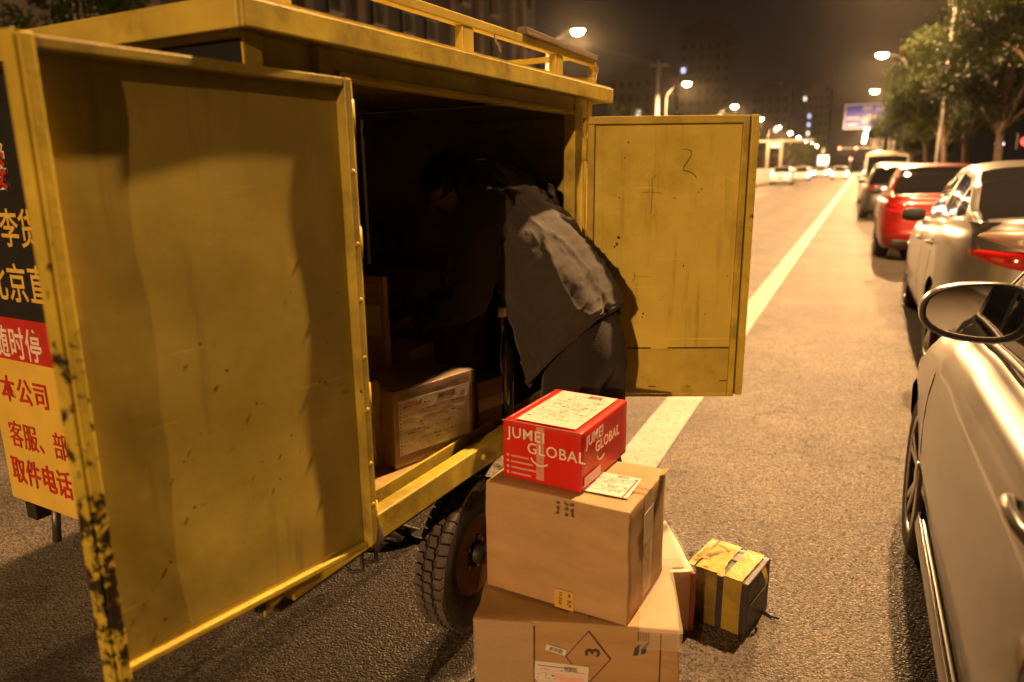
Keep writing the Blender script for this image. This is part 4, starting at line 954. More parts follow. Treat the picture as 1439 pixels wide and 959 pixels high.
def build_car(name, sh, pm, label, loc, rz=0, lit=None, detail=True, low=False, group=None, clear=False):
    root = empty(name, loc, rz); tag(root, label, 'car', group)
    phis = []
    nside = 40 if low else 120
    for k in range(nside+1):
        u = -.965+1.93*k/nside; phis.append(math.copysign(math.asin(abs(u)**(1/sh.e)), u))
    pe = phis[-1]; nc = 8 if low else 18
    tail = [pe+(math.pi/2-pe)*(k/nc)**1.0 for k in range(1, nc+1)]
    phis = [-p for p in reversed(tail)] + phis + tail
    ts = [0,.04,.08,.14,.2,.27,.34,.42,.5,.58,.66,.72,.78,.82,.86,.89,.92,.95,.975,1.0]
    if low: ts = [0,.08,.2,.34,.5,.66,.8,.9,.95,1.0]
    AR = sh.wr+.045
    v = []; f = []; nP = len(phis); inside = []
    for t in ts:
        for p in phis:
            c = sh.S(p, t); ins = False
            for yw in sh.yw:
                d = Vector((c.y-yw, c.z-sh.wr)); 
                if abs(c.x) > sh.W*.6 and d.length < AR:
                    ins = True
            inside.append(ins); v.append(c)
    def q(i, j): return i*nP+j
    # snap the border of each arch to the circle, drop what lies inside
    snapped = list(v); drop = set()
    for i in range(len(ts)):
        for j in range(nP):
            k = q(i, j)
            if inside[k]:
                nb = [q(i+a, j+b) for a, b in ((1,0),(-1,0),(0,1),(0,-1),(1,1),(1,-1),(-1,1),(-1,-1)) if 0 <= i+a < len(ts) and 0 <= j+b < nP]
                if any(not inside[n_] for n_ in nb):
                    c = v[k]; yw = min(sh.yw, key=lambda w_: abs(w_-c.y)); d = Vector((c.y-yw, c.z-sh.wr))
                    d = d.normalized()*AR if d.length > 1e-4 else Vector((0, AR)); snapped[k] = Vector((c.x-.004, yw+d.x, sh.wr+d.y))
                else: drop.add(k)
    mb = MB(); idx = {}
    for sx in (1, -1):
        base = len(mb.v); mb.v += [(c.x*sx, c.y, c.z) for c in snapped]
        for i in range(len(ts)-1):
            for j in range(nP-1):
                fc = (q(i,j), q(i,j+1), q(i+1,j+1), q(i+1,j))
                if any(k in drop for k in fc) or all(inside[k] for k in fc): continue
                mb.f.append(tuple(base+k for k in (fc if sx == 1 else fc[::-1])))
    # bonnet / boot lid top skin
    rows = []
    for j in range(nP):
        c = snapped[q(len(ts)-1, j)]; rows.append([(c.x*(1-2*k/10), c.y, c.z+.035*(1-(1-2*k/10)**2)*min(1, abs(c.x)/.4)) for k in range(11)])
    mb.grid(rows)
    me_o = mb.build('body', pm, root, smooth=True, fix=False)
    bm = bmesh.new(); bm.from_mesh(me_o.data); bmesh.ops.remove_doubles(bm, verts=bm.verts, dist=.0008); bmesh.ops.delete(bm, geom=[e for e in bm.verts if not e.link_faces], context='VERTS')
    bmesh.ops.recalc_face_normals(bm, faces=bm.faces); bm.to_mesh(me_o.data); bm.free()
    for p in me_o.data.polygons: p.use_smooth = True
    # inner floor and wheel wells
    MB().box((-sh.W*.62,sh.rear+.12,.17),(sh.W*.62,sh.front-.12,.62)).build('underbody', BLKP, root)
    for yw in sh.yw:
        for sx in (-1, 1):
            ring = [[(sx*xx, yw+AR*math.cos(a), sh.wr+AR*math.sin(a)) for a in [R(-25)+R(230)*k/24 for k in range(25)]] for xx in (sh.W*.965, sh.W*.62)]
            MB().grid(ring).build('wheel_well', BLKP, root, smooth=True)
    # greenhouse
    ny = 24 if low else 60; vv = [0,.06,.12,.2,.28,.36,.43,.49,.55,.58,.62,.68,.75,.83,.91,1.0]
    ys = [sh.yg[0]+(sh.yg[1]-sh.yg[0])*k/ny for k in range(ny+1)]
    parts = {'roof': MB(), 'side_window': MB(), 'side_window_': MB(), 'rear_window': MB(), 'windscreen': MB()}
    for sx in (1, -1):
        for a in range(ny):
            ya = (ys[a]+ys[a+1])/2
            for b in range(len(vv)-1):
                vm = (vv[b]+vv[b+1])/2
                P4 = [sh.G(ys[a],vv[b]), sh.G(ys[a+1],vv[b]), sh.G(ys[a+1],vv[b+1]), sh.G(ys[a],vv[b+1])]
                P4 = [Vector((p.x*sx, p.y, p.z)) for p in P4]
                key = 'roof'
                if vm < .50 and vm > .05 and sh.win[0] < ya < sh.win[1] and not any(p0 < ya < p1 for p0, p1 in sh.pill): key = 'side_window' if sx == 1 else 'side_window_'
                elif vm > .585 and ya < sh.yroof[0] and ya > sh.yg[0]+.06: key = 'rear_window'
                elif vm > .60 and ya > sh.yroof[1] and ya < sh.yg[1]-.02: key = 'windscreen'
                if key != 'roof':
                    c = Vector((0,-.2,.9)); P4 = [p+(c-p).normalized()*.004 for p in P4]
                parts[key].poly(P4 if sx == 1 else P4[::-1])
    for key, mb in parts.items():
        o = mb.build(key.strip('_'), pm if key == 'roof' else GLASS, root, smooth=True, fix=False)
        bm = bmesh.new(); bm.from_mesh(o.data); bmesh.ops.remove_doubles(bm, verts=bm.verts, dist=.0008); bmesh.ops.recalc_face_normals(bm, faces=bm.faces); bm.to_mesh(o.data); bm.free()
        for p in o.data.polygons: p.use_smooth = True
    # wheels
    r = sh.wr; tp = [(-.085,.62*r),(-.10,.70*r),(-.105,.86*r),(-.095,.95*r),(-.07,r),(.07,r),(.095,.95*r),(.105,.86*r),(.10,.70*r),(.085,.62*r)]
    for yw in sh.yw:
        for sx in (-1, 1):
            c = (sx*(sh.W-.125), yw, r)
            t = MB().lathe(tp, 28 if low else 48, 'x', c, closed=True).build('wheel', RUBBER, root, smooth=True)
            rm = MB().lathe([(sx*.02,.04),(sx*-.03,.30*r),(sx*-.035,.58*r),(sx*.085,.66*r),(sx*.095,.70*r),(sx*.088,.72*r)], 24 if low else 40, 'x', c).build('rim', ALLOY if low else BLKP, t, smooth=True)
            if not low:
                for k in range(5):
                    for dl in (-.14, .14):
                        a = 2*math.pi*k/5+.3; a2 = a+dl*1.1
                        P0 = (c[0]+sx*.075, c[1]+.05*math.cos(a+dl*.4), c[2]+.05*math.sin(a+dl*.4)); P1 = (c[0]+sx*.086, c[1]+.67*r*math.cos(a2), c[2]+.67*r*math.sin(a2))
                        MB().bar(P0, P1, .030, .020, up=(sx,0,0)).build('spoke', ALLOY, t, bevel=.006)
                MB().lathe([(sx*.06,.055),(sx*.088,.05),(sx*.092,.03),(sx*.092,0)], 18, 'x', c).build('hub_cap', ALLOY, t, smooth=True)
                MB().lathe([(sx*.070,.655*r),(sx*.097,.665*r),(sx*.1,.70*r),(sx*.088,.735*r)], 40, 'x', c).build('rim_lip', ALLOY, t, smooth=True)
    # lamps, mirrors, plate
    def patch(nm, p0, p1, t0, t1, mt, off=.006, sx=1, par=root, n=12, taper=None):
        rows = []
        for i in range(9):
            row = []
            for k in range(n+1):
                w_ = k/n; ta, tb = t0, t1
                if taper: mdl = taper*(w_); ta = t0+(t1-t0)*mdl*.55; tb = t1-(t1-t0)*mdl*.45
                t = ta+(tb-ta)*i/8; p = p0+(p1-p0)*w_
                edge = min(1, 5*min(i/8, 1-i/8)+.001)*min(1, 8*min(w_, 1-w_)+.001)
                c = sh.S(p, t)+sh.nrm(p, t)*(off*edge**.5+.0005); row.append((c.x*sx, c.y, c.z))
            rows.append(row)
        return MB().grid(rows).build(nm, mt, par, smooth=True)
    sh.patch = patch
    def phx(x): return -math.acos(min(1, (x/(sh.W*.98))**(1/sh.e)))
    for sx in (1, -1):
        for xa, xb, tp in ((.455,.74,.75), (.16,.43,.0))[:2 if clear else 1]:
            patch('tail_lamp', phx(xa), phx(xb), sh.tl[0], sh.tl[0]+(sh.tl[1]-sh.tl[0])*.52, (TAILLIT if lit == 'rear' else TAILR), .012, sx, taper=tp)
            patch('tail_lamp', phx(xa), phx(xb-.02*(tp>0)), sh.tl[0]+(sh.tl[1]-sh.tl[0])*.54, sh.tl[1], (TAILC if clear else TAILR) if not lit else TAILLIT, .012, sx, taper=tp)
        pf0, pf1 = math.pi/2-.42, sh.phi_y(sh.front-.62, .8)
        patch('headlamp', pf0, pf1, .66, .90, HEADL if lit == 'front' else HLC, .008, sx, taper=.7)
    if detail:
        for sx in (-1, 1):
            my = sh.win[1]-.30; bx = sx*(sh.W*.86)
            rows = []
            for i in range(7):
                t = i/6; k_ = math.sin(math.pi*(.12+.76*t))**.5
                rows.append([(bx+sx*(.03+.20*t), my-.02+.075*k_*math.cos(a)*(1 if math.cos(a) > 0 else .35), .99+.068*k_*math.sin(a)) for a in [2*math.pi*n_/14 for n_ in range(14)]])
            m_ = MB().grid(rows, closed_u=True); m_.poly(rows[0]); m_.poly(rows[-1]); m_.build('wing_mirror', BLKP, root, smooth=True)
    MB().box((-.22,sh.rear-.006,.50),(.22,sh.rear+.06,.62)).build('number_plate', PLATE, root, bevel=.004)
    MB().box((-.65,sh.rear+.005,.24),(.65,sh.rear+.12,.34)).build('bumper_valance', BLKP, root, bevel=.02)
    return root
base_kw = {}
# ---- second silver car: rear quarter in view
sh2 = CarShape(e=.33, tl=(.715,.95), top=[(-2.2,1.07),(-2.02,1.12),(-1.5,1.10),(-.6,1.03),(.7,.96),(1.0,.95),(1.6,.87),(2.05,.75),(2.28,.65)], roof=[(-1.98,1.10),(-1.72,1.16),(-1.2,1.35),(-.75,1.44),(-.2,1.47),(.2,1.455),(.6,1.35),(1.15,1.05),(1.38,.93)], win=(-1.55,1.12), pill=((-1.12,-1.06),(-.28,-.20))); CAR2_X = .53+.88; car2_loc = (CAR2_X, 5.92+1.33, 0)
car2 = build_car('parked_car', sh2, CHAMP, 'pale silver sedan parked with its tail lamp beside the near car mirror', car2_loc, 0, clear=True, group='cars parked along the kerb')
def gap(sh, pts, par, r_=.0022, mt=None, nm='panel_gap', off=-.0010):
    P_ = []
    for y, t in pts: p = sh.phi_y(y, t); c = sh.S(p, t)+sh.nrm(p, t)*off; P_.append(c)
    MB().tube(P_, r_, 5).build(nm, mt or BLKP, par)
def seq(a, b, n=10): return [(a[0]+(b[0]-a[0])*k/n, a[1]+(b[1]-a[1])*k/n) for k in range(n+1)]
def car_side_details(sh, par, mt=None, hy=(.0,-.98), rg=-.23, ht=.80):
    gap(sh, seq((.95,.12),(.92,.99)), par); gap(sh, seq((rg,.10),(rg,.99)), par); gap(sh, seq((-.95,.50),(-1.12,.99)), par); gap(sh, seq((.95,.10),(-.85,.10), 16), par); gap(sh, seq((-.95,.50),(-.82,.12)), par)
    for y in hy:
        p0 = sh.phi_y(y+.09, ht); p1 = sh.phi_y(y-.09, ht); a = sh.S(p0,ht); b = sh.S(p1,ht); n_ = sh.nrm(p0,ht)
        MB().tube([a-n_*.002, a+n_*.016+(b-a)*.06, a+n_*.028+(b-a)*.2, a+n_*.033+(b-a)*.5, b+n_*.028+(a-b)*.2, b+n_*.016+(a-b)*.06, b-n_*.002], [.010,.011,.0115,.012,.0115,.011,.010], 12).build('door_handle', mt or CHROME, par, smooth=True)
        m_ = (a+b)/2; MB().lathe([(-.002,.0),(-.002,.045),(.001,.045),(.0005,0)], 18, 'x', (m_.x, m_.y, m_.z)).build('handle_recess', BLKP, par, smooth=True)
car_side_details(sh2, car2, CHAMP)
# boot lid gap, chrome window line and the badge
PG = -math.acos((.443/(.88*.98))**(1/.33)); gapz = [sh2.S(PG, t)+sh2.nrm(PG, t)*.001 for t in [.42+.58*k/14 for k in range(15)]]
MB().tube(gapz, .0035, 5).build('panel_gap', BLKP, car2)
MB().tube([sh2.G(y, .045)+Vector((-.004,0,0)) for y in [-1.62+2.74*k/24 for k in range(25)]], .006, 6).build('window_trim', CHROME, car2, smooth=True)
pb = sh2.S(-math.acos((.42/(.88*.98))**(1/.33)), .66)
text_obj('长安', .052, CHROME, 'badge', car2, frame(Vector((pb.x+.01, pb.y-.012, pb.z)), (1,0,0), (0,0,1)), bold=.012, ext=.003)
for y0, t0, y1, t1 in ((-1.72,.48,-2.02,.56),): gap(sh2, seq((y0,t0),(y1,t1)), car2, .002)
# ---- red sedan
sh3 = CarShape(rear=-2.22); CAR3 = (.34+.88, 13.45+1.33, 0)
car3 = build_car('parked_car', sh3, REDC, 'red sedan parked ahead of the pale silver sedan', CAR3, R(-.6), group='cars parked along the kerb')
# ---- dark grey hatchback and the cream van ahead
sh4 = CarShape(rear=-1.95, top=[(-1.95,.96),(-1.8,1.02),(-.6,.98),(.7,.95),(1.0,.95),(1.6,.88),(2.05,.76),(2.28,.66)], roof=[(-1.9,1.0),(-1.72,1.18),(-1.5,1.38),(-1.1,1.50),(-.2,1.53),(.2,1.51),(.6,1.38),(1.15,1.05),(1.38,.94)], yg=(-1.90,1.38), yroof=(-1.32,.36))
car4 = build_car('parked_car', sh4, GREYC, 'dark grey hatchback parked between the red sedan and the cream van', (.12+.88, 22.6+1.9, 0), 0, low=True, group='cars parked along the kerb')
sh5 = CarShape(W=.90, rear=-2.4, front=2.3, yw=(-1.45,1.45), top=[(-2.4,1.02),(.9,1.02),(1.5,1.0),(2.0,.92),(2.3,.75)], roof=[(-2.36,1.05),(-2.3,1.55),(-2.15,1.86),(-1.6,1.97),(.2,1.97),(.7,1.90),(1.2,1.55),(1.75,1.05)], yg=(-2.36,1.75), yroof=(-2.12,.75), pill=((-1.25,-1.15),(.05,.15)), win=(-2.15,1.35), wr_top=.78, rk=[(0,.08),(.1,.02),(.3,0),(1,.03)])
car5 = build_car('parked_van', sh5, BEIG, 'cream minivan parked farthest ahead, rounded roof above the dark hatchback', (.05+.90, 31.5+2.2, 0), 0, low=True, group='cars parked along the kerb')
car5['category'] = 'van'
# ---- traffic ahead
shf = CarShape()
tr1 = build_car('moving_car', shf, WHITC, 'white sedan driving away beside the median barrier, left of the distant traffic', (-5.75, 66, 0), 0, lit='rear', low=True, group='traffic ahead')
tr2 = build_car('moving_car', shf, WHITC, 'distant car with bright headlamps right behind the white sedan', (-5.4, 84, 0), R(180), lit='front', low=True, group='traffic ahead')
for (x, y, lab, rz_, src) in ((-4.8,112,'small far car in the middle of the distant traffic',R(180),tr2), (-1.9,92,'car with bright headlamps close to the end of the parked row',R(180),tr2),
                        (-2.3,118,'far headlamps just left of the end of the parked row',R(180),tr2), (-5.6,150,'farthest pair of headlamps in the middle of the road',R(180),tr2)):
    o = copy_tree(src); o.location = (x, y, 0); o.rotation_euler = (0,0,rz_); tag(o, lab, 'car', 'traffic ahead')

# ---- near silver car: left flank, front wheel, mirror
sh1 = CarShape(W=.87, front=2.16, yw=(-1.33,1.30), top=[(-2.2,.93),(-1.5,1.00),(-.6,.985),(.45,.965),(.85,.945),(1.3,.885),(1.75,.78),(2.05,.68),(2.16,.60)],
               wk=[(0,.90),(.07,.945),(.10,.952),(.16,.945),(.30,.975),(.46,.995),(.60,1.0),(.72,.995),(.80,.985),(.86,.972),(.93,.94),(1.0,.875)], e=.30)
N1 = (.262+.87, 2.93-1.30, 0)
car1 = build_car('parked_car', sh1, SILV, 'silver car in the near right corner with its oval wing mirror', N1, 0, detail=False, group='cars parked along the kerb')
car_side_details(sh1, car1, SILV, (-.34,-1.25), -.55, .885)
# sill strip standing proud below the doors
rows = []
for k in range(31):
    y = 1.0-1.95*k/30; p = sh1.phi_y(y, .09); c = sh1.S(p, .09); n_ = sh1.nrm(p, .09)
    rows.append([c+n_*(.004+.020*math.cos(a))+Vector((0,0,.048*math.sin(a))) for a in [R(-100)+R(200)*j/10 for j in range(11)]])
MB().grid(rows).build('sill_strip', SILV, car1, smooth=True)
MB().tube([Vector(r[8])+Vector((-.002,0,.004)) for r in rows], .0035, 5).build('sill_trim', CHROME, car1, smooth=True)
# oval mirror, glass facing back
MC = Vector((.285, 2.0, 1.105))-Vector(N1); MWD, MHT = .118, .073
rows = []
def mir_outline(a, g): 
    ca, sa = math.cos(a), math.sin(a); x = MWD*math.copysign(abs(ca)**.78, ca); z = MHT*math.copysign(abs(sa)**.78, sa)
    z *= (1+.10*x/MWD); z -= .12*x*(0 if sa < 0 else -.3); return x*g, z*g
NA = 48
for i in range(13):
    t = i/12; g = math.cos(t*math.pi/2*.94)**.55; dy = .105*math.sin(t*math.pi/2)
    rows.append([MC+Vector((mir_outline(2*math.pi*k/NA, g)[0]-.02*t, dy, mir_outline(2*math.pi*k/NA, g)[1])) for k in range(NA)])
mir = MB().grid(rows, closed_u=True); mir.poly(rows[-1]); mir = mir.build('wing_mirror', SILV, car1, smooth=True)
lip = [[MC+Vector((mir_outline(2*math.pi*k/NA, g)[0], dy, mir_outline(2*math.pi*k/NA, g)[1])) for k in range(NA)] for g, dy in ((1.0,0),(.985,-.006),(.955,-.007),(.935,.0))]
MB().grid(lip, closed_u=True).build('mirror_rim', SILV, mir, smooth=True)
lip = [[MC+Vector((mir_outline(2*math.pi*k/NA, g)[0], dy, mir_outline(2*math.pi*k/NA, g)[1])) for k in range(NA)] for g, dy in ((.935,.0),(.90,.004),(.872,.012),(.866,.058))]
MB().grid(lip, closed_u=True).build('mirror_seal', BLKP, mir, smooth=True)
MB().poly([MC+Vector((mir_outline(2*math.pi*k/NA, .868)[0], .032-.045*mir_outline(2*math.pi*k/NA, .868)[0]+.06*mir_outline(2*math.pi*k/NA, .868)[1], mir_outline(2*math.pi*k/NA, .868)[1])) for k in range(NA)]).build('mirror_glass', MIRG, mir)
MB().tube([MC+Vector((.10,.045,-.035)), MC+Vector((.155,.05,-.065)), MC+Vector((.20,.05,-.085))], [.034,.038,.042], 12).build('mirror_arm', BLKP, mir, smooth=True)
MB().tube([sh1.G(y, .045)+Vector((-.006,0,0)) for y in [-1.62+2.60*k/24 for k in range(25)]], .009, 6).build('window_trim', BLKP, car1, smooth=True)

# ------------------------------------------------------------------ trees
BARK = pbr('bark', (.16,.12,.08), rough=.9, var=.4, vscale=12, bump=.5, bscale=40)
LEAF = []
for k, c in enumerate(((.026,.040,.008),(.014,.024,.006),(.042,.052,.011))):
    mt = pbr('leaf_%s' % ('mid','dark','pale')[k], c, rough=.6, spec=.15, var=.3, vscale=3)
    n = mt.node_tree.nodes; l = mt.node_tree.links; tr_ = n.new('ShaderNodeBsdfTranslucent'); tr_.inputs[0].default_value = (*[x*1.3 for x in c], 1)
    mx = n.new('ShaderNodeMixShader'); mx.inputs[0].default_value = .3; l.new(n['Principled BSDF'].outputs[0], mx.inputs[1]); l.new(tr_.outputs[0], mx.inputs[2]); l.new(mx.outputs[0], n['Material Output'].inputs[0]); LEAF.append(mt)
def tree(name, label, loc, h, cr, seed, trunk_h=2.4, nclump=60, per=70, lean=(0,0), leaf=.085, group=None, zmin=None, trunk_r=.12):
    rnd = random.Random(seed); root = empty(name, loc); tag(root, label, 'tree', group)
    top = Vector((lean[0], lean[1], trunk_h+.8)); tb = MB()
    tb.tube([(0,0,0),(lean[0]*.2,lean[1]*.2,trunk_h*.35),(lean[0]*.55,lean[1]*.55,trunk_h*.75),top,(lean[0]*1.3,lean[1]*1.3,h*.75)], [trunk_r*1.25,trunk_r,trunk_r*.88,trunk_r*.7,.02], 10)
    tips = []
    for k in range(16):
        a = k*2.4+rnd.uniform(-.3,.3); z0 = trunk_h*rnd.uniform(.8,1.15); L = cr*rnd.uniform(.65,1.08); z1 = z0+(h-z0)*rnd.uniform(.12,.92); wz = math.sin(math.pi*min(1,max(.15,(z1-trunk_h*.6)/(h-trunk_h*.6))))**.5
        p0 = Vector((lean[0]*z0/trunk_h*.8, lean[1]*z0/trunk_h*.8, z0)); p2 = Vector((lean[0]+math.cos(a)*L*wz, lean[1]+math.sin(a)*L*wz, z1)); p1 = p0.lerp(p2, .5)+Vector((0,0,.25))+Vector([rnd.uniform(-.15,.15) for _ in range(3)])
        tb.tube([p0,p1,p2], [trunk_r*.42,trunk_r*.24,.008], 6); tips.append((p0,p1,p2))
        for m_ in range(3):
            q0 = p1.lerp(p2, rnd.uniform(.1,.8)); q1 = q0+Vector([rnd.uniform(-.7,.7),rnd.uniform(-.7,.7),rnd.uniform(-.1,.9)]); tb.tube([q0,q0.lerp(q1,.5)+Vector((0,0,.05)),q1], [.014,.009,.004], 5); tips.append((q0,q0,q1))
    tb.build('trunk', BARK, root, smooth=True)
    mb = [MB(), MB(), MB()]
    for k in range(nclump):
        t = rnd.choice(tips); c = t[1].lerp(t[2], rnd.uniform(.2,1.12)) + Vector([rnd.gauss(0,.18) for _ in range(3)])
        if zmin and c.z < zmin: c.z = zmin+rnd.uniform(0,.4)
        cs = rnd.uniform(.22,.55)*cr/1.9; kind = rnd.choice((0,0,1,2))
        for j in range(int(per*rnd.uniform(.5,1.3))):
            d = Vector([rnd.gauss(0,1) for _ in range(3)]).normalized()*cs*rnd.random()**.45; p = c+d; p.z -= .1*rnd.random()
            a = Vector([rnd.gauss(0,1) for _ in range(3)]).normalized(); b_ = a.orthogonal().normalized(); s_ = leaf*rnd.uniform(.6,1.25)
            mb[kind].quad(p-a*s_*.5, p+b_*s_*.32, p+a*s_*.55, p-b_*s_*.32)
    cro = None
    for k in range(3):
        if mb[k].v:
            me = bpy.data.meshes.new('crown'); me.from_pydata(mb[k].v, [], mb[k].f)
            me.materials.append(LEAF[k]); o = bpy.data.objects.new('crown' if cro is None else 'foliage', me); col.objects.link(o); o.parent = cro or root; cro = cro or o
    return root
GT = 'trees along the right pavement'
tree('street_tree', 'leafy roadside tree with a thick leaning trunk at the far right', (3.7,20.8,.115), 8.4, 2.4, 1, 2.9, 368, 90, (.6,.3), leaf=0.110, group=GT, zmin=2.35, trunk_r=.17)
tree('street_tree', 'leafy roadside tree second from the right, trunk above the pale silver sedan roof', (3.8,26.4,.115), 7.2, 2.5, 2, 2.6, 386, 90, (-.1,0), leaf=0.110, group=GT, zmin=2.05)
tree('street_tree', 'leafy roadside tree in the middle of the right hand row', (3.7,32.2,.115), 6.8, 2.4, 3, 2.5, 368, 85, (-.3,.2), leaf=0.121, group=GT, zmin=2.05)
tree('street_tree', 'leafy roadside tree fourth from the right, trunk over the red sedan', (3.6,39.0,.115), 7.0, 2.5, 4, 2.5, 368, 80, (-.3,0), leaf=0.132, group=GT, zmin=1.95)
tree('street_tree', 'leafy roadside tree hanging in front of the blue sign', (3.5,47.0,.115), 7.2, 2.6, 5, 2.4, 351, 75, (-.35,.2), leaf=0.143, group=GT, zmin=1.85)
tree('street_tree', 'farthest leafy tree of the right hand row above the cream van', (3.4,57.0,.115), 6.6, 2.6, 6, 2.2, 315, 70, (-.3,.1), leaf=0.165, group=GT, zmin=1.75)
tree('street_tree', 'dark tree behind the row at the right edge of the frame', (6.6,24.5,.115), 10.5, 3.2, 8, 2.8, 386, 80, (.2,0), leaf=0.132, group=GT, zmin=2.05)
tree('street_tree', 'dark tree farther in behind the right hand row', (6.4,36.0,.115), 9.5, 3.2, 9, 2.8, 351, 75, (.2,0), leaf=0.154, group=GT, zmin=1.75)
GB = 'trees beyond the left lanes'
tree('round_tree', 'round yellow green tree beside the cart roof corner', (-17.6,60,0), 7.0, 2.6, 11, 2.2, 60, 60, (0,0), leaf=.14, group=GB)
tree('round_tree', 'yellow green tree under the gantry beam', (-8.6,112,0), 5.6, 3.4, 12, 1.6, 60, 60, (0,0), leaf=.2, group=GB, zmin=1.4)
tree('round_tree', 'yellow green tree right of the gantry beside the lit panel', (-9.5,150,0), 6.4, 3.8, 13, 1.6, 60, 60, (0,0), leaf=.25, group=GB, zmin=1.4)
tree('round_tree', 'yellow green tree top showing over the cart roof at the top left', (-20.2,15.2,.1), 8.2, 2.2, 14, 2.6, 120, 80, (0,0), leaf=.14, group=GB)

# ------------------------------------------------------------------ buildings
WALLB = pbr('facade_dark_render', (.16,.145,.135), rough=.85, var=.25, vscale=.5, bump=.2, bscale=6)
WALLP = pbr('facade_pinkish_trim', (.34,.26,.23), rough=.8, var=.15, vscale=1)
WINF = pbr('window_frame_pale', (.55,.50,.44), rough=.6)
PANE = pbr('window_pane_dark', (.02,.022,.028), rough=.1, spec=.6)
WALLF = pbr('tower_render', (.065,.052,.046), rough=.9, var=.2, vscale=.1)
LITW = pbr('lit_window_cool', (.8,.8,.9), rough=.5, emit=((.62,.66,1.0), 1.6)); LITY = pbr('lit_window_warm', (.9,.85,.7), rough=.5, emit=((1,.88,.66), 1.8))
apt = empty('apartment_block', (-25.2,0,0)); tag(apt, 'long apartment block with caged windows behind the cart', 'building')
MB().box((-14,-14,0),(0,58.4,33)).build('wall', WALLB, apt)
for yy in (-6,3,12,21,30,34.2,44.2,48.2,53.6,55.6): MB().box((.002,yy-.32,0),(.34,yy+.32,33)).build('pilaster', WALLP, apt)
protoW = None
for zz in (4.0,7.0,10.0,13.0,16.0,19.0):
    for yy in (-2.5,1,6,9,14.5,18,23.5,27,32.2,36.0,38.9,41.6,46.2,50.7):
        if zz > 13 and yy < 9: pass
        if protoW is None:
            fr_ = MB(); w_, h_ = .58, .62
            fr_.box((.25,-w_,-h_),(.30,-w_+.07,h_)).box((.25,w_-.07,-h_),(.30,w_,h_)).box((.25,-w_+.0705,h_-.07),(.30,w_-.0705,h_)).box((.25,-w_+.0705,-h_),(.30,w_-.0705,-h_+.07))
            for k in (-.25,0,.25): fr_.box((.262,k-.018,-h_+.071),(.288,k+.018,h_-.071))
            fr_.box((.003,-w_,-h_-.08),(.30,w_,-h_-.002))
            protoW = fr_.build('window', WINF, apt, fix=False); pn = MB().box((.003,-w_+.08,-h_),(.05,w_-.08,h_)).build('pane', PANE, protoW)
            protoW.location = (0,yy,zz)
        else:
            o = protoW.copy(); col.objects.link(o); o.location = (0,yy,zz); c2 = pn.copy(); col.objects.link(c2); c2.parent = o
for k, (yy, zz) in enumerate(((57.0,11.5),(57.0,14.6))):
    MB().box((.003,yy-.5,zz-.5),(.05,yy+.5,zz+.5)).build('window', PANE, apt)
def tower(label, x0, x1, y, h, depth, lits, floors=3.1, name='tower_block', cols=6):
    root = empty(name, ((x0+x1)/2, y, 0)); tag(root, label, 'building'); w = (x1-x0)/2
    MB().box((-w,0,0),(w,depth,h)).build('wall', WALLF, root)
    MB().box((-w*.5,depth*.2,h),(w*.45,depth*.7,h+2.8)).build('roof_hut', WALLF, root)
    MB().box((-w-.15,-.15,h),(w+.15,depth+.1,h+.5)).build('parapet', WALLF, root)
    n = int(h/floors); proto = None
    for i in range(1, n):
        for j in range(cols):
            x = -w+2*w*(j+.5)/cols
            mt = lits.get((n-i, j))
            if mt is None and proto is not None: o = proto.copy(); col.objects.link(o)
            else:
                o = MB().box((-w/cols*.48,-.03,-.7),(w/cols*.48,.03,.7)).build('window', mt or PANE, root)
                if mt is None: proto = o
            o.location = (x, -.04, i*floors+1.2)
    return root
tower('tall dark tower block standing behind the second street lamp', -50, -35.4, 222, 40, 14, {(3,0): LITW, (9,3): LITW, (9,5): LITW})
tower('slim dark tower with a column of bluish lit windows', -21.3, -11.6, 300, 28.5, 12, {(1,0): LITY, (3,1): LITW, (4,1): LITW, (5,1): LITY, (6,1): LITW, (8,1): LITW}, cols=5)
tower('low dark block between the tall tower and the slim tower', -34.5, -22.5, 262, 26, 12, {(4,3): LITY}, cols=5)
tower('dim mid rise block left of the tall utility pole', -53, -41, 165, 22, 14, {(3,3): LITY, (5,4): LITY}, cols=6)
tower('narrow dim block right of the mid rise block', -60, -53.5, 210, 30, 14, {(4,2): LITY}, cols=4)
tower('dark building seen behind the trees at the right', 14, 26, 60, 26, 20, {(5,1): LITW}, cols=6)

# ------------------------------------------------------------------ street furniture far ahead
CONC = pbr('pole_concrete', (.42,.38,.34), rough=.8, var=.2)
up = empty('utility_pole', (-17.7,70,0)); tag(up, 'tall pale utility pole left of the second street lamp', 'pole')
MB().tube([(0,0,0),(0,0,11.2)], [.20,.15], 10).build('pole', CONC, up, smooth=True)
MB().box((-.9,-.05,10.7),(.9,.05,10.8)).build('cross_arm', CONC, up)
up2 = empty('utility_pole', (-38.5,118,0)); tag(up2, 'short pole between the dim blocks above the cart corner', 'pole'); MB().tube([(0,0,0),(0,0,9.8)], [.22,.18], 8).build('pole', CONC, up2, smooth=True); MB().box((-.8,-.05,9.3),(.8,.05,9.4)).build('cross_arm', CONC, up2)
for k, (dx, dz) in enumerate(((-.8,10.82),(0,10.9),(.8,10.82))):
    a = Vector((-17.7+dx,70,dz)); b_ = Vector((-17.9+dx,14,dz+.2)); pts = [a.lerp(b_, t/14)-Vector((0,0,1.4*math.sin(math.pi*t/14))) for t in range(15)]
    tag(MB().tube(pts, .012, 4).build('overhead_wire', BLKP), ('near side','middle','far side')[k]+' overhead wire running back from the tall utility pole', 'wire', 'overhead wires')
GALV = pbr('galvanised_steel', (.45,.44,.42), rough=.45, metal=.5)
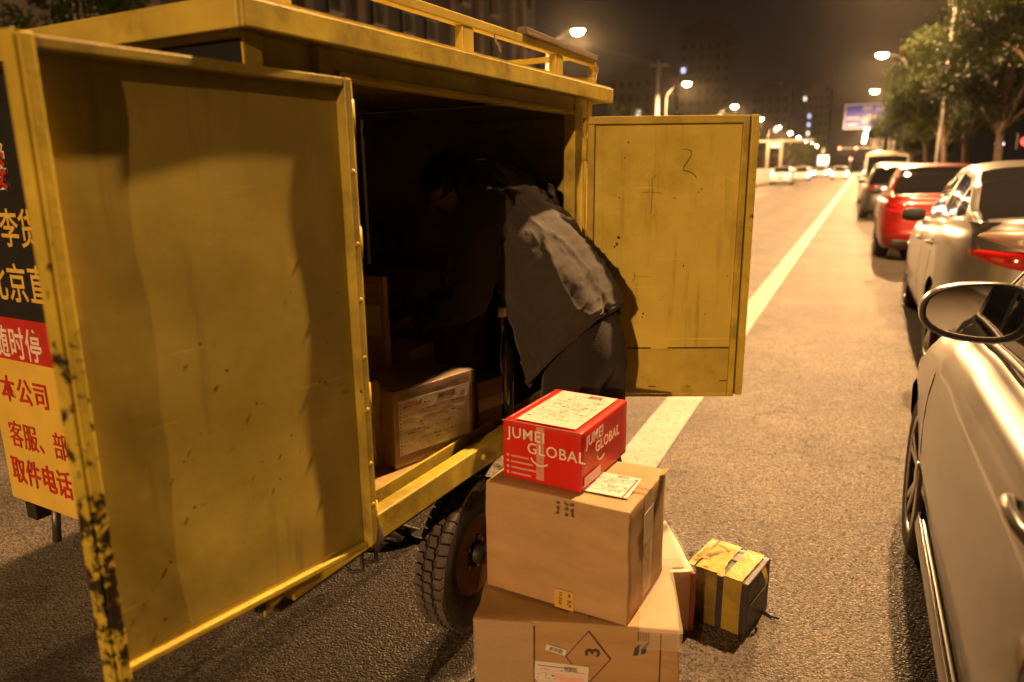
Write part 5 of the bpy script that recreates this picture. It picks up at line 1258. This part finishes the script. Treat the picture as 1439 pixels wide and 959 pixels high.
SBLUE = pbr('sign_blue', (.03,.04,.55), rough=.35, emit=((.06,.08,.9), .12)); SWH = pbr('sign_white_glow', (.66,.64,.74), rough=.4, emit=((.9,.8,.95), .10))  # faint emission stands in for lamp light thrown back by the sign faces
bs = empty('road_sign', (0,98,0)); tag(bs, 'blue overhead road sign with white lettering and an arrow beside the trees', 'sign')
MB().tube([(3.0,.25,0),(3.0,.25,7.2)], [.14,.11], 10).build('post', GALV, bs, smooth=True)
for z in (5.9,7.0): MB().tube([(3.0,.25,z),(-1.2,.25,z)], .06, 8).build('arm', GALV, bs, smooth=True)
board = MB().box((-1.85,0,5.18),(2.35,.06,7.66)).build('board', SWH, bs, bevel=.02)
MB().box((-1.72,-.012,5.31),(2.22,-.002,7.53)).build('field', SBLUE, board)
def srect(x0, z0, x1, z1): MB().box((x0,-.022,z0),(x1,-.014,z1)).build('marking', SWH, board)
srect(-1.6,6.12,-.35,6.38); srect(-1.5,5.50,-.55,5.75); srect(-.15,7.05,.75,7.38)
MB().prism([(-.25,-.022,6.05),(.05,-.022,6.50),(.05,-.022,6.25),(.55,-.022,6.60),(1.3,-.022,6.60),(1.3,-.022,6.20),(.65,-.022,6.15),(.30,-.022,5.75),(.05,-.022,5.60)], (0,.008,0)).build('marking', SWH, board)
srect(1.0,6.95,1.9,7.3); srect(1.0,5.5,1.9,5.75)
bs.location = (0,98,-.22); bs.scale = (1.153,1,1.153)
gn = empty('sign_gantry', (0,96,0)); tag(gn, 'pale sign gantry with a hanging panel left of the far traffic', 'gantry')
MB().bar((-11.4,0,4.55),(-5.2,0,4.55), .22,.22).build('beam', CONC, gn)
for x in (-10.3,-8.75): MB().tube([(x,0,0),(x,0,4.44)], .16, 10).build('post', CONC, gn, smooth=True)
MB().box((-10.0,-.16,3.75),(-8.95,-.12,4.3)).build('panel', SWH, gn)
lp = empty('lit_panel', (-4.4,128,0)); tag(lp, 'brightly lit square panel hanging over the far traffic', 'sign'); MB().tube([(-1.0,0,0),(-1.0,0,4.2)], .08, 8).build('post', GALV, lp, smooth=True); MB().box((-1.6,-.1,1.75),(-.1,.0,3.15)).build('board', pbr('lit_panel_face', (.9,.85,.7), emit=((1,.86,.6), 4)), lp, bevel=.02)
REDL = pbr('lit_red_lamp', (.8,.05,.03), emit=((1,.10,.05), 60)); HOUS = BLKP
for k, (x0, xs) in enumerate(((2.7, (-.71,-3.27)),)):
    tl = empty('traffic_light', (0,140,0)); tag(tl, 'far traffic light mast with red signals over the road', 'traffic light')
    MB().tube([(x0,0,0),(x0,0,4.45),(xs[-1]-.3,0,4.45)], .08, 8).build('mast', GALV, tl)
    for x in xs:
        hs = MB().box((x-.2,-.12,3.7),(x+.2,.06,4.75)).build('signal_head', HOUS, tl, bevel=.02)
        MB().lathe([(-.02,.0),(-.015,.10),(0,.13)], 14, 'y', (x,-.125,4.45)).build('red_lamp', REDL, hs, smooth=True)
tl2 = empty('traffic_light', (0,150,0)); tag(tl2, 'small red signal low on a post near the end of the parked row', 'traffic light'); MB().tube([(-1.5,0,0),(-1.5,0,3.0)], .05, 6).build('mast', GALV, tl2); hs = MB().box((-1.75,-.1,2.1),(-1.25,.05,3.1)).build('signal_head', HOUS, tl2); MB().lathe([(-.02,.0),(-.015,.12),(0,.15)], 12, 'y', (-1.5,-.11,2.75)).build('red_lamp', REDL, hs)
# median barrier of separate panels
BARW = pbr('barrier_white', (.62,.58,.52), rough=.6, var=.2, vscale=2)
pb_ = None
for k in range(34):
    yy = 44+k*3.0
    if pb_ is None:
        pb_ = empty('median_barrier', (-7.75,yy,0)); MB().box((-.06,.02,.16),(.06,2.9,1.32)).build('panel', BARW, pb_, bevel=.02); MB().box((-.12,.0,0),(.12,.25,.158)).build('foot', BARW, pb_); MB().box((-.12,2.6,0),(.12,2.85,.158)).build('foot', BARW, pb_); o = pb_
    else: o = copy_tree(pb_); o.location = (-7.75,yy,0)
    tag(o, 'white median barrier panel in the row left of the moving cars', 'barrier', 'median barrier panels')
# shop lights on the right behind the trees
ss = empty('shop_sign', (8.2,46,0)); tag(ss, 'small red glowing shop sign behind the right hand tree trunks', 'sign'); MB().box((-.9,0,2.2),(.9,.2,3.0)).build('board', pbr('shop_board', (.03,.02,.02)), ss)
for x0 in (-.55,0,.5): MB().lathe([(-.02,.10),(-.02,.20),(0,.20),(0,.10)], 14, 'y', (x0,-.03,2.6), closed=True).build('red_letter', pbr('shop_red', (.8,.03,.03), emit=((1,.05,.04), 7)), ss)
MB().tube([(0,.1,0),(0,.1,2.2)], .06, 6).build('post', GALV, ss)
sl = empty('shop_lamp', (5.4,38,.115)); tag(sl, 'bluish white lamp glowing between the right hand trunks', 'lamp'); MB().tube([(0,0,0),(0,0,2.05)], .04, 6).build('post', GALV, sl); MB().lathe([(-.15,0),(-.11,.11),(0,.16),(.11,.11),(.15,0)], 14, 'z', (0,0,2.2)).build('globe', pbr('cool_globe', (.9,.9,1), emit=((.75,.82,1), 14)), sl, smooth=True)
HZ = True

# ------------------------------------------------------------------ city haze
hz = MB().box((-90,-60,-1.2),(60,330,46)).build('haze', None); tag(hz, 'thin night haze lit by the street lamps', 'haze', kind='stuff')
hm = bpy.data.materials.new('haze'); hm.use_nodes = True; n = hm.node_tree.nodes; n.clear()
ou = n.new('ShaderNodeOutputMaterial'); pv = n.new('ShaderNodeVolumePrincipled'); pv.inputs['Color'].default_value = (.9,.88,.85,1); pv.inputs['Density'].default_value = .00012; pv.inputs['Anisotropy'].default_value = .9
hm.node_tree.links.new(pv.outputs[0], ou.inputs['Volume']); hz.data.materials.append(hm)
